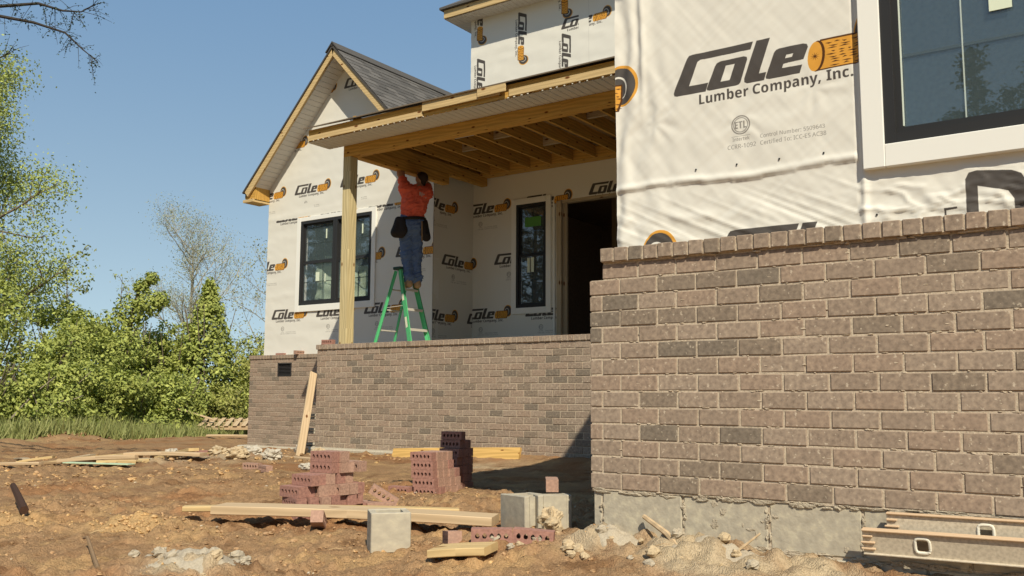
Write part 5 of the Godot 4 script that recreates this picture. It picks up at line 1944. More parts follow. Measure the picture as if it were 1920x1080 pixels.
func bricks_and_boards() -> void:
	rng.seed = 101
	# ---- the larger heap: rows of bricks on edge, ends to the right, cored beds to the left
	var turn := -0.154
	var xa := Vector3(cos(turn), 0, -sin(turn))
	var za := Vector3(sin(turn), 0, cos(turn))
	var o1 := Vector3(-4.31, 0.243, -3.93)
	var g1 := "bricks in the larger heap"
	var l1 := "cored clay brick stacked on edge in the larger heap beside the long plank"
	for row in [[0, 0, 9], [1, 0, 7], [2, 0, 7], [3, 1, 6]]:
		for i in range(row[1], row[2]):
			var slip := rng.randf_range(-0.030, 0.030) + (0.012 if i % 3 == 0 else 0.0)
			if row[0] == 1 and i > 1:
				slip -= 0.016
			var c: Vector3 = o1 - xa * (0.097 + slip) - za * (0.036 + 0.0715 * i) + Vector3.UP * (0.0675 * row[0])
			loose_brick(c, Basis(Vector3.UP, turn + rng.randf_range(-0.14, 0.14)), l1, g1)
	for b in [[3.2, 4, 0.12], [3.2, 5, 0.10]]:
		var c: Vector3 = o1 - xa * 0.11 - za * (0.036 + 0.0715 * b[0]) + Vector3.UP * (0.0675 * b[1])
		loose_brick(c, Basis(Vector3.UP, turn + b[2] + 0.05), "cored brick in the pair topping the larger heap", "bricks topping the larger heap", "loose_brick")
		loose_brick(c - za * 0.072 + xa * 0.01, Basis(Vector3.UP, turn + b[2]), "cored brick in the pair topping the larger heap", "bricks topping the larger heap", "loose_brick_grey")
	for b in [[5.2, 4, -0.3], [6.1, 4, 0.15]]:
		loose_brick(o1 - xa * 0.10 - za * (0.036 + 0.0715 * b[0]) + Vector3.UP * (0.0675 * b[1]), Basis(Vector3.UP, turn + b[2]), l1, g1, "loose_brick_grey")
	loose_brick(o1 - xa * 0.03 - za * 0.66 + Vector3(0, 0.075, 0), Basis(Vector3.UP, 0.75) * Basis(Vector3.BACK, -0.55), "brick leaning off the right side of the larger heap", "", "loose_brick_grey")
	loose_brick(o1 + xa * 0.02 - za * 0.62 + Vector3(0, 0.0, 0), Basis(Vector3.UP, 1.0), "brick lying under the leaning one at the larger heap", "", "loose_brick_grey")
	# ---- the smaller, neater stack
	var o2 := Vector3(-4.61, 0.228, -5.57)
	var g2 := "bricks in the neat stack"
	for row in 5:
		for i in (5 if row < 3 else 4):
			var c := o2 + Vector3(-0.097 - 0.010 * row + rng.randf_range(-0.004, 0.004), 0.0672 * row, -0.036 - 0.0705 * i)
			loose_brick(c, Basis(Vector3.UP, 0.134 + rng.randf_range(-0.04, 0.04)), "cored brick in the neat five-high stack near the porch wall", g2, "loose_brick_grey" if i > 0 and rng.randf() < 0.7 else "loose_brick")
	loose_brick(o2 + Vector3(-0.31, 0.0, 0.02), Basis(Vector3.UP, 0.1), "single cored brick on the dirt left of the neat stack", "", "loose_brick")
	# ---- the dark stack behind it
	var o3 := Vector3(-4.74, 0.226, -6.03)
	for row in 7:
		var n := 3 if row < 5 else 2
		if row == 6:
			n = 1
		for i in n:
			var c := o3 + Vector3(-0.097 + rng.randf_range(-0.010, 0.010), 0.0690 * row, -0.036 - 0.0705 * (i + (0.5 if row > 4 else 0.0)))
			loose_brick(c, Basis(Vector3.UP, 0.12 + rng.randf_range(-0.05, 0.05)), "brick in the tall shaded stack behind the neat one", "bricks in the shaded stack", "loose_brick")
	# ---- strays
	loose_brick(on_ground(-2.63, -3.62, 0.0), Basis(Vector3.UP, 0.60), "cored red brick on edge beside the short board, cores to the street", "", "loose_brick")
	loose_brick(on_ground(-2.46, -3.72, -0.008), Basis(Vector3.UP, 0.45) * Basis(Vector3.BACK, -0.06), "half-buried red brick next to the rubble by the bay corner", "", "loose_brick")
	loose_brick(on_ground(-2.87, -3.62, 0.0), Basis(Vector3.UP, -0.75) * Basis(Vector3.BACK, 0.12), "tilted brown brick between the grey half block and the red brick", "", "loose_brick_grey")
	loose_brick(on_ground(-3.80, -3.62, 0.0), Basis(Vector3.UP, -0.9) * Basis(Vector3.BACK, 0.45), "brick poking out from under the long plank", "", "loose_brick_grey")
	loose_brick(on_ground(-7.22, -6.15, 0.0), Basis(Vector3.UP, -0.3), "lone cored brick on the dirt left of the larger heap", "", "loose_brick_grey")
	loose_brick(on_ground(-7.62, -6.32, 0.0), Basis(Vector3.UP, 0.2), "lone brick farther left beside the pale scrap", "", "loose_brick_grey")
	loose_brick(Vector3(-12.95, 1.722, Z_WING - 0.03), Basis(Vector3.UP, 0.05) * Basis(Vector3.RIGHT, -PI * 0.5), "red brick left lying on the wing's brick ledge", "", "loose_brick")
	loose_brick(Vector3(-12.42, 1.722, Z_WING - 0.02), Basis(Vector3.UP, 1.5), "brick on edge on the wing's brick ledge above the vent", "", "loose_brick_grey")
	loose_brick(Vector3(-9.42, 1.705, Z_PORCH - 0.02), Basis(Vector3.UP, 0.1), "red brick on the porch edge beside the post", "", "loose_brick")
	# ---- boards
	plank("plank", "long weathered plank lying before the larger brick heap, under the half block", on_ground(-4.50, -3.50, 0.055), on_ground(-3.00, -4.16, 0.035), 0.048, 0.19, M["pine_weathered"])
	plank("plank", "thin pale board behind the long plank, sticking out at its left end", on_ground(-4.69, -3.40, 0.050), on_ground(-3.52, -4.50, 0.050), 0.030, 0.085, M["pine_pale"])
	plank("plank", "short flat board end in front of the cored red brick", on_ground(-2.76, -3.36, 0.012), on_ground(-2.50, -3.44, 0.012), 0.036, 0.19, M["pine_pale"])
	plank("plank", "long yellow board lying along the foot of the porch wall", Vector3(-7.75, 0.27, -8.60), Vector3(-5.98, 0.335, -8.78), 0.038, 0.16, M["osb"], "", 1.15)
	plank("plank", "board leaning on the end of the porch wall beside the wing", Vector3(-8.62, 0.23, -7.85), Vector3(-9.64, 1.29, -8.99), 0.040, 0.10, M["pine_weathered"], "", 0.5)
	plank("plank", "thin board lying on the dirt by the leaning board", on_ground(-9.85, -8.0, 0.01), on_ground(-7.60, -7.35, 0.01), 0.03, 0.08, M["pine_weathered"])
	# boards dumped in the distance at the left
	plank("plank", "pale plank in the scrap row at the left, nearest the rags", on_ground(-9.75, -6.28, 0.07), on_ground(-8.82, -6.62, 0.05), 0.038, 0.14, M["pine_weathered"])
	plank("plank", "wide tan plank in the middle of the scrap row", on_ground(-10.55, -5.95, 0.03), on_ground(-9.55, -6.30, 0.05), 0.042, 0.14, M["pine_weathered"])
	plank("plank", "long tapering pale board at the back of the scrap row", on_ground(-12.0, -6.95, 0.03), on_ground(-10.5, -7.35, 0.08), 0.03, 0.16, M["pine_pale"])
	plank("plank", "thin pale strip at the left end of the scrap row", on_ground(-11.2, -4.9, 0.03), on_ground(-10.0, -5.42, 0.03), 0.03, 0.08, M["pine_weathered"])
	plank("plank", "dark board under the scrap row", on_ground(-11.4, -5.9, 0.02), on_ground(-10.1, -6.15, 0.02), 0.03, 0.18, M["stud"])
	plank("plank", "pale broken strip by the white rags", on_ground(-9.9, -7.6, 0.05), on_ground(-9.6, -7.8, 0.12), 0.03, 0.08, M["pine_pale"])
	var gs := MB.new()
	gs.span(Vector3(-0.42, 0, -0.06), Vector3(0.42, 0.012, 0.06), 0.003)
	tag(put("plastic_strip", gs.mesh(), M["green_plastic"], null, Transform3D(Basis(Vector3.UP, 0.33), on_ground(-9.4, -5.72, 0.02))), "pale green plastic strip in front of the scrap row", "scrap")
	rng.seed = 88
	for k in 18:
		var t := rng.randf()
		var c := Vector2(lerpf(-13.2, -8.6, t), lerpf(-7.0, -6.3, t) + rng.randf_range(-0.9, 0.55))
		var a := 0.3 + rng.randf_range(-0.7, 0.7)
		var l := rng.randf_range(0.12, 0.42)
		var d := Vector2(cos(a), -sin(a)) * l
		plank("scrap_board", "short broken board end in the scrap row at the left", on_ground(c.x - d.x, c.y - d.y, rng.randf_range(0.0, 0.04)), on_ground(c.x + d.x, c.y + d.y, rng.randf_range(0.0, 0.08)), rng.randf_range(0.02, 0.04), rng.randf_range(0.06, 0.14), M[["pine_weathered", "pine_pale", "pine_grey", "stud"][rng.randi() % 4]], "board ends in the scrap row")
	# a row of old bricks among the scrap
	for k in 5:
		loose_brick(on_ground(-10.6 + 0.21 * k, -7.55 - 0.07 * k, 0.03), Basis(Vector3.UP, 0.32 + 0.02 * k), "pink brick in the line of bricks behind the scrap boards", "bricks behind the scrap boards", "loose_brick")
	# ---- concrete blocks
	hollow_block("grey half block standing on end in front of the long plank", on_ground(-3.155, -3.475, 0.185), Basis(Vector3.UP, 0.86) * Basis(Vector3.RIGHT, PI), 0.194)
	hollow_block("hollow concrete block lying damp-sided beside the bay corner", on_ground(-2.90, -4.33, -0.01), Basis(Vector3.UP, -0.50) * Basis(Vector3.BACK, 0.04), 0.30)
	hollow_block("narrow concrete block on end touching the lying one", on_ground(-2.72, -4.30, -0.01), Basis(Vector3.UP, -0.72), 0.10)
	loose_brick(on_ground(-2.80, -4.42, 0.185), Basis(Vector3.UP, -0.98), "brick standing on the narrow concrete block by the bay corner", "", "loose_brick_grey")
	# hollow blocks piled in the corner between porch wall and wing
	for k in 4:
		hollow_block("hollow block in the small pile behind the leaning board", Vector3(-9.93 + 0.02 * (k % 2), 0.20 + 0.20 * k, -9.30), Basis(Vector3.UP, 0.62 + 0.1 * (k % 2)) * Basis(Vector3.RIGHT, PI * 0.5), 0.24, "blocks behind the leaning board")
	# ---- rubble at the bay corner
	stone("rubble", "rounded lump of concrete against the narrow block", "rubble", on_ground(-2.55, -4.02, 0.04), Vector3(0.085, 0.062, 0.06), M["stone"], 3)
	heap("whitish heap of dried mortar at the bay's corner", Vector2(-2.17, -3.90), Vector2(0.16, 0.11), 0.075, 4)
	heap("dried mortar crust along the block footing", Vector2(-1.66, -3.90), Vector2(0.26, 0.13), 0.06, 5)
	heap("pale grey mortar heap at the bottom edge left of centre", Vector2(-3.55, -2.62), Vector2(0.26, 0.17), 0.065, 6)
	rng.seed = 55
	for k in 34:
		var a := Vector2(rng.randf_range(-2.62, -1.25), rng.randf_range(-3.98, -3.55))
		if k > 22:
			a = Vector2(-3.55 + rng.randf_range(-0.35, 0.3), -2.68 + rng.randf_range(-0.18, 0.2))
		var s := rng.randf_range(0.012, 0.036)
		stone("stone", "small pale stone among the rubble", "stone", on_ground(a.x, a.y, s * 0.4), Vector3(s, s * 0.75, s * 0.9), M["stone"] if rng.randf() < 0.5 else M["mortar_wet"], 200 + k, "small stones in the rubble", 0.35)
	stone("rag", "crumpled white rag at the foot of the leaning board", "rag", on_ground(-9.35, -8.55, 0.05), Vector3(0.17, 0.06, 0.09), M["rag"], 8, "", 0.3)
	stone("rag", "white scrap between the two lone bricks", "rag", on_ground(-7.05, -6.55, 0.03), Vector3(0.10, 0.035, 0.05), M["rag"], 9, "", 0.35)
	for k in 6:
		stone("rag", "crumpled pale sack or stone in the white litter before the wing", "rag", on_ground(-9.9 + 0.36 * k + 0.1 * (k % 2), -7.0 - 0.30 * (k % 3), 0.05), Vector3(0.17 - 0.015 * k, 0.075, 0.10), M["rag"] if k % 2 == 0 else M["stone"], 30 + k, "white litter before the wing", 0.32)
	# ---- sticks
	stick("stick", "dark dead stick slanting out of the clay at the left edge", [on_ground(-6.55, -3.36, 0.13), on_ground(-6.0, -3.12, 0.09), on_ground(-5.47, -2.88, 0.03)], 0.020, 0.026, M["stick_dark"])
	stick("stick", "thin pale root curving up at the bottom left", [on_ground(-4.33, -2.58, 0.05), on_ground(-4.2, -2.52, 0.07), on_ground(-3.98, -2.42, 0.04), on_ground(-3.74, -2.30, 0.0)], 0.007, 0.010, M["dead_wood"])
	stick("stick", "pale stick leaning on the block footing, casting a shadow", [Vector3(-2.02, 0.44, -4.00), Vector3(-1.86, 0.385, -3.91), Vector3(-1.72, 0.315, -3.80)], 0.011, 0.016, M["pine_weathered"])
	stick("stick", "short splinter on the rubble below the footing", [on_ground(-1.50, -3.86, 0.02), on_ground(-1.42, -3.90, 0.09)], 0.006, 0.004, M["pine_weathered"])
	stick("stick", "knobbly pale root at the foot of the blocks near the level", [Vector3(-1.16, 0.30, -3.86), Vector3(-1.08, 0.27, -3.82), Vector3(-0.98, 0.235, -3.80)], 0.012, 0.016, M["stone"])
	# ---- levels against the blocks
	level("long beige mason's level with a hand hole, leaning on the block footing", Vector3(-1.012, 0.425, -3.955), Vector3(0.50, 0.445, -3.955), 0.22, 0.225)
	level("second beige level propped behind the one with the hand hole", Vector3(-0.925, 0.490, -3.99), Vector3(0.60, 0.505, -3.99), 0.05, 0.36)
	# ---- an old pallet by the thicket
	var pal := group_node("pallet", null, on_ground(-18.5, -14.6, 0.22), 0.75)
	tag(pal, "weathered wooden pallet tilted on the spoil by the thicket", "pallet")
	pal.rotation.x = 0.16
	for k in 7:
		lumber("slat", pal, Vector3(-0.6 + 0.2 * k, 0.10, -0.5), Vector3(-0.6 + 0.2 * k, 0.10, 0.5), 0.02, 0.10, M["pine_weathered"])
	for k in 3:
		lumber("runner", pal, Vector3(-0.65, 0.04, -0.45 + 0.45 * k), Vector3(0.65, 0.04, -0.45 + 0.45 * k), 0.09, 0.04, M["pine_weathered"])
	plank("plank", "pale plank lying by the pallet before the thicket", on_ground(-17.6, -13.3, 0.03), on_ground(-16.4, -13.9, 0.03), 0.04, 0.14, M["pine_weathered"])
	plank("plank", "thin board propped on the brush above the pallet", on_ground(-19.5, -13.6, 0.55), on_ground(-18.5, -14.2, 0.35), 0.03, 0.10, M["pine_weathered"])

# ---------------------------------------------------------------- trees and shrubs
class Leaves:
	var v := PackedVector3Array()
	var n := PackedVector3Array()
	var c := PackedColorArray()
	var g := RandomNumberGenerator.new()
	func leaf(p: Vector3, size: float, col: Color, out: Vector3) -> void:
		var nn := (out * 0.9 + Vector3(g.randf_range(-1, 1), g.randf_range(-0.4, 1.2), g.randf_range(-1, 1))).normalized()
		var a := nn.cross(Vector3(g.randf_range(-1, 1), g.randf_range(-1, 1), g.randf_range(-1, 1))).normalized() * size
		var b := nn.cross(a) * 0.55
		v.append(p - a); v.append(p + b); v.append(p + a)
		v.append(p - a); v.append(p + a); v.append(p - b)
		for i in 6:
			n.append(nn)
			c.append(col)
	func mesh() -> ArrayMesh:
		var arr := []
		arr.resize(Mesh.ARRAY_MAX)
		arr[Mesh.ARRAY_VERTEX] = v
		arr[Mesh.ARRAY_NORMAL] = n
		arr[Mesh.ARRAY_COLOR] = c
		var m := ArrayMesh.new()
		m.add_surface_from_arrays(Mesh.PRIMITIVE_TRIANGLES, arr)
		return m

func leaf_material() -> StandardMaterial3D:
	if not M.has("leaf"):
		var m := mat("leaf", Color(1, 1, 1), 0.65)
		m.vertex_color_use_as_albedo = true
		m.backlight_enabled = true
		m.backlight = Color(0.62, 0.65, 0.36)
		m.cull_mode = BaseMaterial3D.CULL_DISABLED
	return M["leaf"]

# grow limbs from a to b; fills tips with [point, radius]
func grow(q: MB, g: RandomNumberGenerator, a: Vector3, dir: Vector3, length: float, r: float, depth: int, tips: Array, bend := 0.25, kids := 3, up := 0.15) -> void:
	var pts := [a]
	var rr := [r]
	var p := a
	var d := dir
	var n := 4
	for k in n:
		d = (d + Vector3(g.randf_range(-bend, bend), g.randf_range(-bend, bend) + up * 0.3, g.randf_range(-bend, bend))).normalized()
		p += d * length / n
		pts.append(p)
		rr.append(lerpf(r, r * 0.55, (k + 1.0) / n))
	q.tube(pts, rr, 5 if r > 0.02 else 3, false)
	if depth == 0:
		tips.append(p)
		tips.append(pts[2])
		return
	for k in kids:
		var t := g.randi_range(1, n)
		var o: Vector3 = pts[t]
		var side := d.cross(Vector3(g.randf_range(-1, 1), g.randf_range(-1, 1), g.randf_range(-1, 1))).normalized()
		grow(q, g, o, (d * 0.55 + side * g.randf_range(0.5, 0.95) + Vector3.UP * up).normalized(), length * g.randf_range(0.52, 0.74), r * 0.5, depth - 1, tips, bend, kids, up)
	grow(q, g, p, d, length * 0.62, r * 0.52, depth - 1, tips, bend, kids, up)

func tint(g: RandomNumberGenerator, a: Color, b: Color) -> Color:
	return a.lerp(b, g.randf()) * g.randf_range(0.75, 1.2)

# a tree of limbs with leaves clustered round its twigs
func limb_tree(called: String, label: String, base: Vector3, height: float, spec: Dictionary) -> Node3D:
	var t := group_node(called, null, base)
	tag(t, label, "tree", spec.get("group", ""))
	var g := RandomNumberGenerator.new()
	g.seed = spec.seed
	var q := MB.new()
	var tips := []
	var trunk_h: float = height * spec.get("clear", 0.3)
	var lean: Vector3 = spec.get("lean", Vector3.ZERO)
	var top := Vector3.ZERO
	var pts := [Vector3(0, -0.2, 0)]
	var rr := [spec.r * 1.25]
	for k in 6:
		var s := (k + 1.0) / 6.0
		top = Vector3(lean.x * s * s, height * 0.88 * s, lean.z * s * s) + Vector3(g.randf_range(-0.06, 0.06), 0, g.randf_range(-0.06, 0.06)) * height * 0.2
		pts.append(top)
		rr.append(spec.r * (1.0 - 0.85 * s))
	q.tube(pts, rr, 7, false)
	for k in int(spec.limbs):
		var s := lerpf(spec.get("clear", 0.3), 1.0, (k + 0.5) / spec.limbs)
		var i := clampi(int(s * 6.0), 0, 5)
		var o: Vector3 = pts[i].lerp(pts[i + 1], s * 6.0 - i)
		var a := g.randf() * TAU
		var reach: float = height * spec.spread * (1.0 - 0.45 * s) * g.randf_range(0.7, 1.15)
		grow(q, g, o, Vector3(cos(a), spec.get("rise", 0.5), sin(a)).normalized(), reach, maxf(spec.r * 0.38 * (1.1 - s * 0.6), 0.012), int(spec.get("depth", 2)), tips, 0.22, int(spec.get("kids", 3)), spec.get("up", 0.15))
	put("trunk", q.mesh(), M[spec.get("bark", "bark")], t)
	if spec.leaves > 0:
		var lv := Leaves.new()
		lv.g.seed = spec.seed + 1
		var per := int(ceil(float(spec.leaves) / maxi(1, tips.size())))
		var cr: float = spec.cluster
		for p in tips:
			var cc := tint(g, spec.c0, spec.c1)
			for k in per:
				var o := Vector3(g.randfn(), g.randfn() * 0.8, g.randfn()) * cr * 0.5
				lv.leaf(p + o, spec.leaf * g.randf_range(0.6, 1.2), cc * g.randf_range(0.8, 1.2), o.normalized())
		put("crown", lv.mesh(), leaf_material(), t)
	return t

# a dense bush: clumps of leaves on the outsides of overlapping lobes, with a few stems inside
func bush(called: String, label: String, base: Vector3, height: float, width: float, n: int, leaf: float, c0: Color, c1: Color, seed_: int, group := "", cone := false, category := "shrub") -> Node3D:
	var t := group_node(called, null, base)
	tag(t, label, category, group)
	var g := RandomNumberGenerator.new()
	g.seed = seed_
	var q := MB.new()
	for k in 7:
		var a := g.randf() * TAU
		q.tube([Vector3(cos(a), 0, sin(a)) * 0.08, Vector3(cos(a) * width * 0.15, height * 0.45, sin(a) * width * 0.15), Vector3(cos(a) * width * 0.30, height * 0.85, sin(a) * width * 0.30)], [0.035, 0.022, 0.008], 5, false)
	put("stem", q.mesh(), M["bark"], t)
	var lv := Leaves.new()
	lv.g.seed = seed_ + 5
	var lobes := []
	if cone:
		for k in 22:
			var s := g.randf()
			var a := g.randf() * TAU
			var r := width * 0.5 * (1.0 - s) * 0.8
			lobes.append([Vector3(cos(a) * r, height * lerpf(0.06, 0.92, s), sin(a) * r), Vector3.ONE * lerpf(width * 0.27, width * 0.10, s)])
	else:
		for k in 16:
			var a := g.randf() * TAU
			var r := width * 0.36 * sqrt(g.randf())
			var s := g.randf_range(0.04, 0.86)
			var w := width * g.randf_range(0.13, 0.22)
			lobes.append([Vector3(cos(a) * r, height * s * (1.0 - 0.25 * r / width), sin(a) * r), Vector3(w, w * g.randf_range(0.7, 1.2), w)])
	var clumps := int(n / 9.0)
	for k in clumps:
		var l: Array = lobes[g.randi() % lobes.size()]
		var d := Vector3(g.randfn(), g.randfn(), g.randfn()).normalized()
		var p: Vector3 = l[0] + d * l[1] * (0.82 + 0.32 * g.randf())
		if cone:
			var s := pow(g.randf(), 1.5)
			var th := g.randf() * TAU
			var rr := width * 0.5 * pow(1.0 - s, 0.85) * (0.72 + 0.34 * g.randf() + 0.10 * sin(th * 3.0 + s * 17.0))
			p = Vector3(cos(th) * rr, height * (0.02 + 0.98 * s), sin(th) * rr)
			d = Vector3(cos(th), 0.35, sin(th))
		if p.y < 0.02:
			p.y = g.randf() * 0.2
		var cc := tint(g, c0, c1)
		for i in 9:
			lv.leaf(p + Vector3(g.randfn(), g.randfn(), g.randfn()) * leaf * 1.25, leaf * g.randf_range(0.6, 1.25), cc * g.randf_range(0.85, 1.15), d)
	put("crown", lv.mesh(), leaf_material(), t)
	return t

func pine(base: Vector3, height: float, seed_: int) -> Node3D:
	var t := group_node("pine_tree", null, base)
	tag(t, "tall dark pine mirrored in the large bay window", "tree", "pines mirrored in the bay window")
	var g := RandomNumberGenerator.new()
	g.seed = seed_
	var q := MB.new()
	q.tube([Vector3(0, -0.2, 0), Vector3(0.1, height * 0.5, 0), Vector3(0, height, 0)], [0.17, 0.12, 0.02], 7, false)
	var lv := Leaves.new()
	lv.g.seed = seed_ + 1
	var y := height * 0.25
	while y < height:
		var s := (y / height - 0.25) / 0.75
		for k in 4:
			var a := g.randf() * TAU
			var l := lerpf(1.9, 0.25, s) * g.randf_range(0.6, 1.2)
			var d := Vector3(cos(a), 0.25, sin(a))
			q.tube([Vector3(0, y, 0), Vector3(0, y, 0) + d * l], [0.03, 0.01], 3, false)
			for i in int(64 * l) + 14:
				var p := Vector3(0, y, 0) + d * l * g.randf_range(0.35, 1.05) + Vector3(g.randfn(), g.randfn() * 0.6, g.randfn()) * 0.14
				lv.leaf(p, g.randf_range(0.05, 0.11), Color(0.028, 0.042, 0.016) * g.randf_range(0.7, 1.4), Vector3.UP)
		y += g.randf_range(0.24, 0.42)
	put("trunk", q.mesh(), M["bark_dark"], t)
	put("crown", lv.mesh(), leaf_material(), t)
	return t

func greenery() -> void:
	var lime := Color(0.40, 0.425, 0.105)
	var mid := Color(0.285, 0.335, 0.085)
	var olive := Color(0.26, 0.25, 0.075)
	# tall tree at the left edge, light through its crown
	limb_tree("tall_tree", "tall light-green tree filling the left edge of the view", Vector3(-23.7, -0.03, -10.4), 9.6, {"seed": 4, "r": 0.20, "limbs": 32, "spread": 0.19, "clear": 0.22, "depth": 2, "kids": 3, "leaves": 85000, "leaf": 0.040, "cluster": 0.55, "c0": Color(0.41, 0.45, 0.13), "c1": mid, "rise": 0.45})
	# the far side of the thicket: bare-crowned tree and thin saplings
	limb_tree("bare_tree", "half-bare pale tree with a wide fine crown above the thicket", Vector3(-25.2, -0.05, -18.2), 6.6, {"seed": 12, "r": 0.11, "limbs": 16, "spread": 0.27, "clear": 0.30, "depth": 3, "kids": 3, "leaves": 9000, "leaf": 0.026, "cluster": 0.36, "bark": "bark_pale", "c0": Color(0.36, 0.37, 0.23), "c1": Color(0.30, 0.32, 0.19), "rise": 0.85, "up": 0.22})
	limb_tree("bare_tree", "faint twiggy tree half hidden behind the wing's corner", Vector3(-24.0, -0.05, -20.4), 6.0, {"seed": 19, "r": 0.07, "limbs": 14, "spread": 0.26, "clear": 0.22, "depth": 2, "kids": 3, "leaves": 2200, "leaf": 0.040, "cluster": 0.30, "bark": "bark_pale", "c0": Color(0.42, 0.42, 0.25), "c1": olive, "rise": 0.7, "up": 0.2})
	limb_tree("sapling", "thin bare sapling left of the vine-covered snag", Vector3(-24.4, -0.05, -13.6), 5.4, {"seed": 23, "r": 0.045, "limbs": 7, "spread": 0.14, "clear": 0.55, "depth": 1, "kids": 2, "leaves": 300, "leaf": 0.06, "cluster": 0.22, "c0": olive, "c1": mid, "rise": 1.4})
	limb_tree("sapling", "single crooked bare stem above the vine-covered snag", Vector3(-24.1, -0.05, -15.1), 5.0, {"seed": 27, "r": 0.035, "limbs": 4, "spread": 0.08, "clear": 0.7, "depth": 1, "kids": 1, "leaves": 60, "leaf": 0.05, "cluster": 0.2, "c0": olive, "c1": mid, "rise": 1.5})
	# vine-covered snag
	var sn := bush("vine_snag", "vine-covered leaning snag sticking up from the thicket", Vector3(-21.84, -0.02, -13.63), 2.6, 1.3, 2600, 0.055, mid, lime, 31, "", false, "tree")
	var lv := Leaves.new()
	lv.g.seed = 8
	var g := RandomNumberGenerator.new()
	g.seed = 77
	for c in [[Vector3(0.0, 2.75, 0.0), 0.55], [Vector3(0.25, 3.15, -0.2), 0.46], [Vector3(0.60, 3.35, -0.4), 0.36], [Vector3(0.85, 3.45, -0.6), 0.24], [Vector3(0.45, 3.80, -0.3), 0.20], [Vector3(0.66, 4.02, -0.45), 0.17], [Vector3(-0.9, 2.7, 0.5), 0.50], [Vector3(-1.25, 3.05, 0.7), 0.40], [Vector3(-1.75, 3.0, 1.0), 0.28]]:
		for k in int(1500 * c[1]):
			var d := Vector3(g.randfn(), g.randfn(), g.randfn()).normalized()
			lv.leaf(c[0] + d * c[1] * g.randf_range(0.5, 1.1), 0.055 * g.randf_range(0.6, 1.2), tint(g, mid, lime), d)
	put("vine", lv.mesh(), leaf_material(), sn)
	var bq := MB.new()
	bq.tube([Vector3(0, 0, 0), Vector3(0.1, 1.6, 0), Vector3(0.25, 3.0, -0.2), Vector3(0.4, 3.75, -0.28), Vector3(0.68, 4.0, -0.5)], [0.09, 0.08, 0.06, 0.045, 0.02], 6, false)
	bq.tube([Vector3(-0.6, 0, 0.3), Vector3(-0.9, 2.0, 0.5), Vector3(-1.2, 3.1, 0.7)], [0.07, 0.05, 0.02], 6, false)
	put("trunk", bq.mesh(), M["bark"], sn)
	# the thicket
	var gr := "shrubs of the thicket along the lot"
	var lb := "leafy yellow-green shrub in the thicket beyond the lot"
	for s in [[-21.9, -12.35, 2.7, 2.6, 4200, mid, lime], [-21.65, -13.2, 2.6, 2.3, 4600, lime, mid], [-21.8, -14.3, 2.75, 2.4, 4600, lime, mid], [-21.6, -15.1, 2.55, 2.2, 4200, lime, mid], [-21.0, -16.8, 2.2, 2.0, 3000, lime, olive], [-21.7, -18.0, 2.3, 2.2, 2600, lime, mid], [-23.4, -16.0, 2.9, 2.6, 3000, olive, mid], [-19.5, -11.7, 1.35, 2.0, 3400, lime, mid], [-19.7, -12.8, 1.45, 2.1, 3600, lime, mid], [-19.8, -13.95, 1.35, 2.0, 3400, lime, mid], [-19.8, -15.2, 1.15, 1.9, 3000, lime, olive], [-20.4, -17.0, 1.3, 1.8, 2600, lime, mid]]:
		bush("shrub", lb, Vector3(s[0], -0.02, s[1]), s[2] * 1.22, s[3] * 1.1, int(s[4] * 2.6), 0.048, s[5], s[6], int(absf(s[0] * 13.0 + s[1] * 7.0)), gr)
	for s in [[-21.1, -9.9, 3.1, 2.8, 4600], [-20.7, -10.9, 2.3, 2.5, 4600], [-19.4, -10.5, 1.5, 2.1, 3600], [-19.6, -9.3, 1.7, 2.2, 3400], [-22.2, -8.6, 3.0, 2.8, 3000]]:
		bush("shrub", "leafy shrub at the left end of the thicket, under the tall tree", Vector3(s[0], -0.02, s[1]), s[2] * 1.15, s[3] * 1.1, int(s[4] * 2.2), 0.046, mid, lime, int(absf(s[0] * 17.0 + s[1] * 5.0)), "shrubs at the thicket's left end")
	bush("cone_tree", "cone-shaped bright green young tree at the right of the thicket", Vector3(-20.8, -0.02, -15.6), 4.0, 2.5, 11000, 0.060, lime, mid, 91, "", true, "tree")
	# dead grey brush at the thicket's left
	var br := MB.new()
	g.seed = 99
	for k in 16:
		var p := Vector3(-19.6 + g.randf_range(-0.7, 0.7), 0.5, -10.0 + g.randf_range(-1.0, 0.8))
		var d := Vector3(g.randf_range(-0.6, 1.0), g.randf_range(0.1, 0.9), g.randf_range(-0.8, 0.8)) * g.randf_range(0.8, 1.7)
		br.tube([p, p + d * 0.5 + Vector3(0, 0.12, 0), p + d + Vector3(0, 0.1, 0)], [0.022, 0.016, 0.006], 4, false)
	tag(put("dead_brush", br.mesh(), mat("dead_grey", lin(0.26, 0.22, 0.16), 0.95)), "tangle of dead grey branches at the thicket's left end", "branches", "", "stuff")
	# grass at the thicket's foot
	var gl := Leaves.new()
	gl.g.seed = 61
	g.seed = 62
	for k in 30000:
		var s := g.randf()
		var foot := Vector3(lerpf(-17.6, -18.6, s), 0, lerpf(-8.2, -17.5, s)) + Vector3(g.randf_range(-2.2, 0.1), 0, g.randf_range(-0.9, 0.9))
		foot.y = ground_height(foot.x, foot.z)
		if g.randf() < s * 0.75:
			continue
		var h := g.randf_range(0.06, 0.20) + 0.25 * pow(g.randf(), 3.0)
		var w := Vector3(g.randf_range(-1, 1), 0, g.randf_range(-1, 1)).normalized() * 0.017
		var tip := foot + Vector3(g.randf_range(-0.5, 0.5), 1.0, g.randf_range(-0.5, 0.5)) * h
		var nn := (tip - foot).cross(w).normalized()
		gl.v.append(foot - w); gl.v.append(foot + w); gl.v.append(tip)
		for i in 3:
			gl.n.append(nn)
			gl.c.append(Color(0.20, 0.24, 0.07).lerp(Color(0.36, 0.35, 0.14), g.randf()))
	tag(put("grass", gl.mesh(), leaf_material()), "rough grass along the foot of the thicket", "grass", "", "stuff")
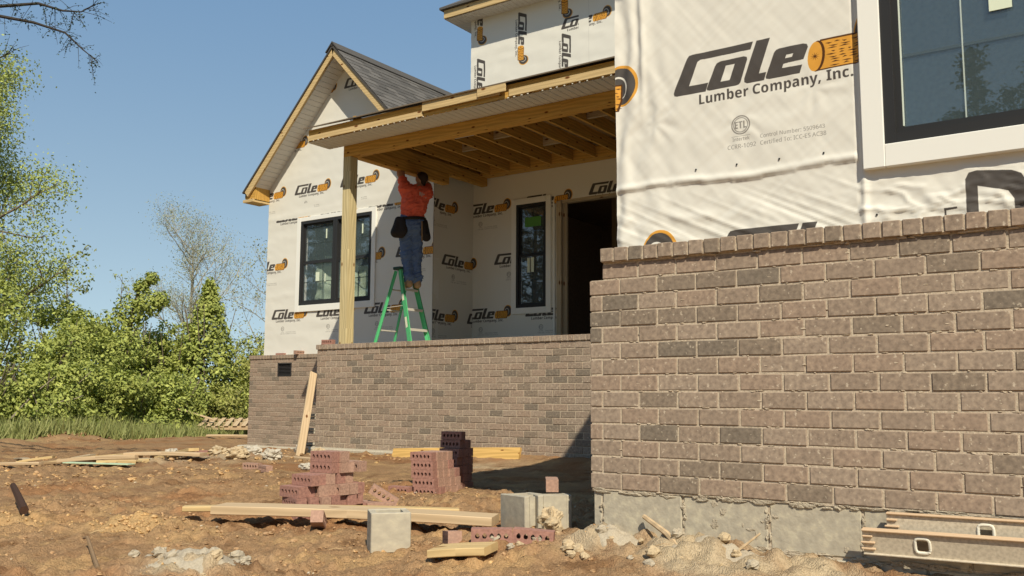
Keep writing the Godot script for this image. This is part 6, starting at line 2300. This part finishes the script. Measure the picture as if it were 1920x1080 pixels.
	# a nearer tree outside the view whose twigs hang in at the top left
	var ot := group_node("overhanging_tree", null, Vector3(-13.4, 0.1, -3.6))
	tag(ot, "dark twigs hanging in at the top left corner", "tree")
	var q := MB.new()
	g.seed = 303
	q.tube([Vector3(0, -0.2, 0), Vector3(0.1, 2.5, 0), Vector3(0.2, 5.0, -0.1), Vector3(0, 7.5, 0)], [0.16, 0.13, 0.09, 0.03], 8, false)
	var lo := Leaves.new()
	lo.g.seed = 304
	var o := Vector3(-13.4, 0.1, -3.6)
	var arms := [
		[Vector3(-13.2, 4.6, -3.7), Vector3(-12.2, 5.25, -4.4), Vector3(-11.1, 5.50, -5.15), Vector3(-10.75, 5.42, -5.40), Vector3(-10.45, 5.30, -5.62), Vector3(-10.28, 5.10, -5.75), Vector3(-10.16, 4.97, -5.86)],
		[Vector3(-13.2, 5.2, -3.7), Vector3(-12.1, 5.6, -4.5), Vector3(-11.1, 5.62, -5.15), Vector3(-10.72, 5.66, -5.42), Vector3(-10.5, 5.58, -5.6), Vector3(-10.3, 5.56, -5.72), Vector3(-10.12, 5.66, -5.82)],
		[Vector3(-13.2, 4.0, -3.7), Vector3(-12.2, 4.75, -4.3), Vector3(-11.3, 5.02, -4.95), Vector3(-11.06, 4.98, -5.18), Vector3(-10.98, 5.05, -5.26)]]
	for a in arms:
		var pts := []
		var rr := []
		for k in a.size():
			pts.append(a[k] - o)
			rr.append(lerpf(0.030, 0.004, float(k) / (a.size() - 1)))
		q.tube(pts, rr, 5, false)
		for k in range(2, a.size()):
			for j in 9:
				var p: Vector3 = a[k - 1].lerp(a[k], g.randf())
				var d := Vector3(g.randf_range(-0.5, 0.7), g.randf_range(-0.9, 0.35), g.randf_range(-0.7, 0.4)).normalized() * g.randf_range(0.10, 0.36)
				q.tube([p - o, p + d * 0.55 + Vector3(0, 0.02, 0) - o, p + d - o], [0.004, 0.003, 0.0015], 3, false)
				for i in 10:
					var e := p + d * g.randf_range(0.25, 1.05) + Vector3(g.randfn(), g.randfn(), g.randfn()) * 0.022
					lo.leaf(e - o, g.randf_range(0.009, 0.020), Color(0.06, 0.09, 0.035) * g.randf_range(0.7, 1.3), Vector3.UP)
	put("trunk", q.mesh(), M["bark_dark"], ot)
	put("crown", lo.mesh(), leaf_material(), ot)
	# pines across the street, behind the viewer: the bay window mirrors them
	var k := 0
	var stock := []
	for p in [[-3.95, 11.6, 22.0], [-3.0, 10.2, 22.6], [-2.2, 11.2, 22.2], [-4.75, 9.6, 22.4], [-1.2, 10.6, 23.0], [-0.2, 11.2, 22.5], [-3.5, 9.4, 24.0], [-2.5, 9.6, 24.0], [-5.6, 8.6, 23.5], [0.9, 10.8, 23.0]]:
		stock.append(pine(Vector3(p[0], 0.1, p[2]), p[1], 500 + k))
		k += 1
	# the row goes on to the left, where the porch windows mirror it
	var x := -8.0
	g.seed = 71
	while x > -56.0:
		var d: Node3D = stock[g.randi() % stock.size()].duplicate()
		d.name = numbered("pine_tree", self)
		add_child(d)
		d.position = Vector3(x, 0.1, 22.0 + g.randf_range(-1.0, 2.5))
		d.rotation.y = g.randf() * TAU
		d.scale = Vector3.ONE * g.randf_range(1.15, 1.5)
		d.set_meta("label", "tall dark pine of the row across the street, mirrored in the porch windows")
		d.set_meta("group", "pines mirrored in the porch windows")
		x -= g.randf_range(1.2, 1.9)

# ---------------------------------------------------------------- scene
func _ready() -> void:
	# camera
	var cam := Camera3D.new()
	cam.name = "camera"
	cam.fov = 34.775
	cam.far = 2000.0
	cam.near = 0.05
	add_child(cam)
	var yaw := -0.60817
	var pitch := 0.11725
	var roll := 0.004675
	var f := Vector3(sin(yaw), 0, -cos(yaw))
	var r := Vector3(cos(yaw), 0, sin(yaw))
	var fw := f * cos(pitch) + Vector3.UP * sin(pitch)
	var uw := Vector3.UP * cos(pitch) - f * sin(pitch)
	var r3 := r * cos(roll) + uw * sin(roll)
	var u3 := uw * cos(roll) - r * sin(roll)
	cam.transform = Transform3D(Basis(r3, u3, -fw), EYE)
	cam.current = true
	# sky, air and exposure
	var env := Environment.new()
	var sm := ProceduralSkyMaterial.new()
	sm.sky_top_color = lin(0.120, 0.240, 0.430)
	sm.sky_horizon_color = lin(0.53, 0.70, 0.76)
	sm.sky_curve = 0.15
	sm.ground_bottom_color = lin(0.16, 0.11, 0.07)
	sm.ground_horizon_color = lin(0.30, 0.33, 0.32)
	sm.sun_angle_max = 12.0
	sm.sun_curve = 0.1
	var sky := Sky.new()
	sky.sky_material = sm
	env.background_mode = Environment.BG_SKY
	env.sky = sky
	env.background_energy_multiplier = 1.0
	env.tonemap_mode = Environment.TONE_MAPPER_LINEAR
	env.tonemap_exposure = 1.12
	env.sdfgi_enabled = true
	env.ssao_enabled = true
	env.ssil_enabled = true
	var we := WorldEnvironment.new()
	we.name = "environment"
	we.environment = env
	add_child(we)
	# sun: over the viewer's right shoulder, afternoon
	var sun := DirectionalLight3D.new()
	sun.name = "sun"
	sun.light_color = Color(1.0, 0.962, 0.885)
	sun.light_energy = 1.55
	sun.light_angular_distance = 0.5
	sun.shadow_enabled = true
	add_child(sun)
	sun.look_at_from_position(SUN_FROM * 20.0, Vector3.ZERO)
	materials()
	ground()
	house = group_node("house")
	tag(house, "unfinished house in printed white wrap with gabled wing, open porch and upper storey", "house")
	house_walls()
	roofs()
	brick_walls()
	bricks_and_boards()
	ladder()
	person()
	greenery()
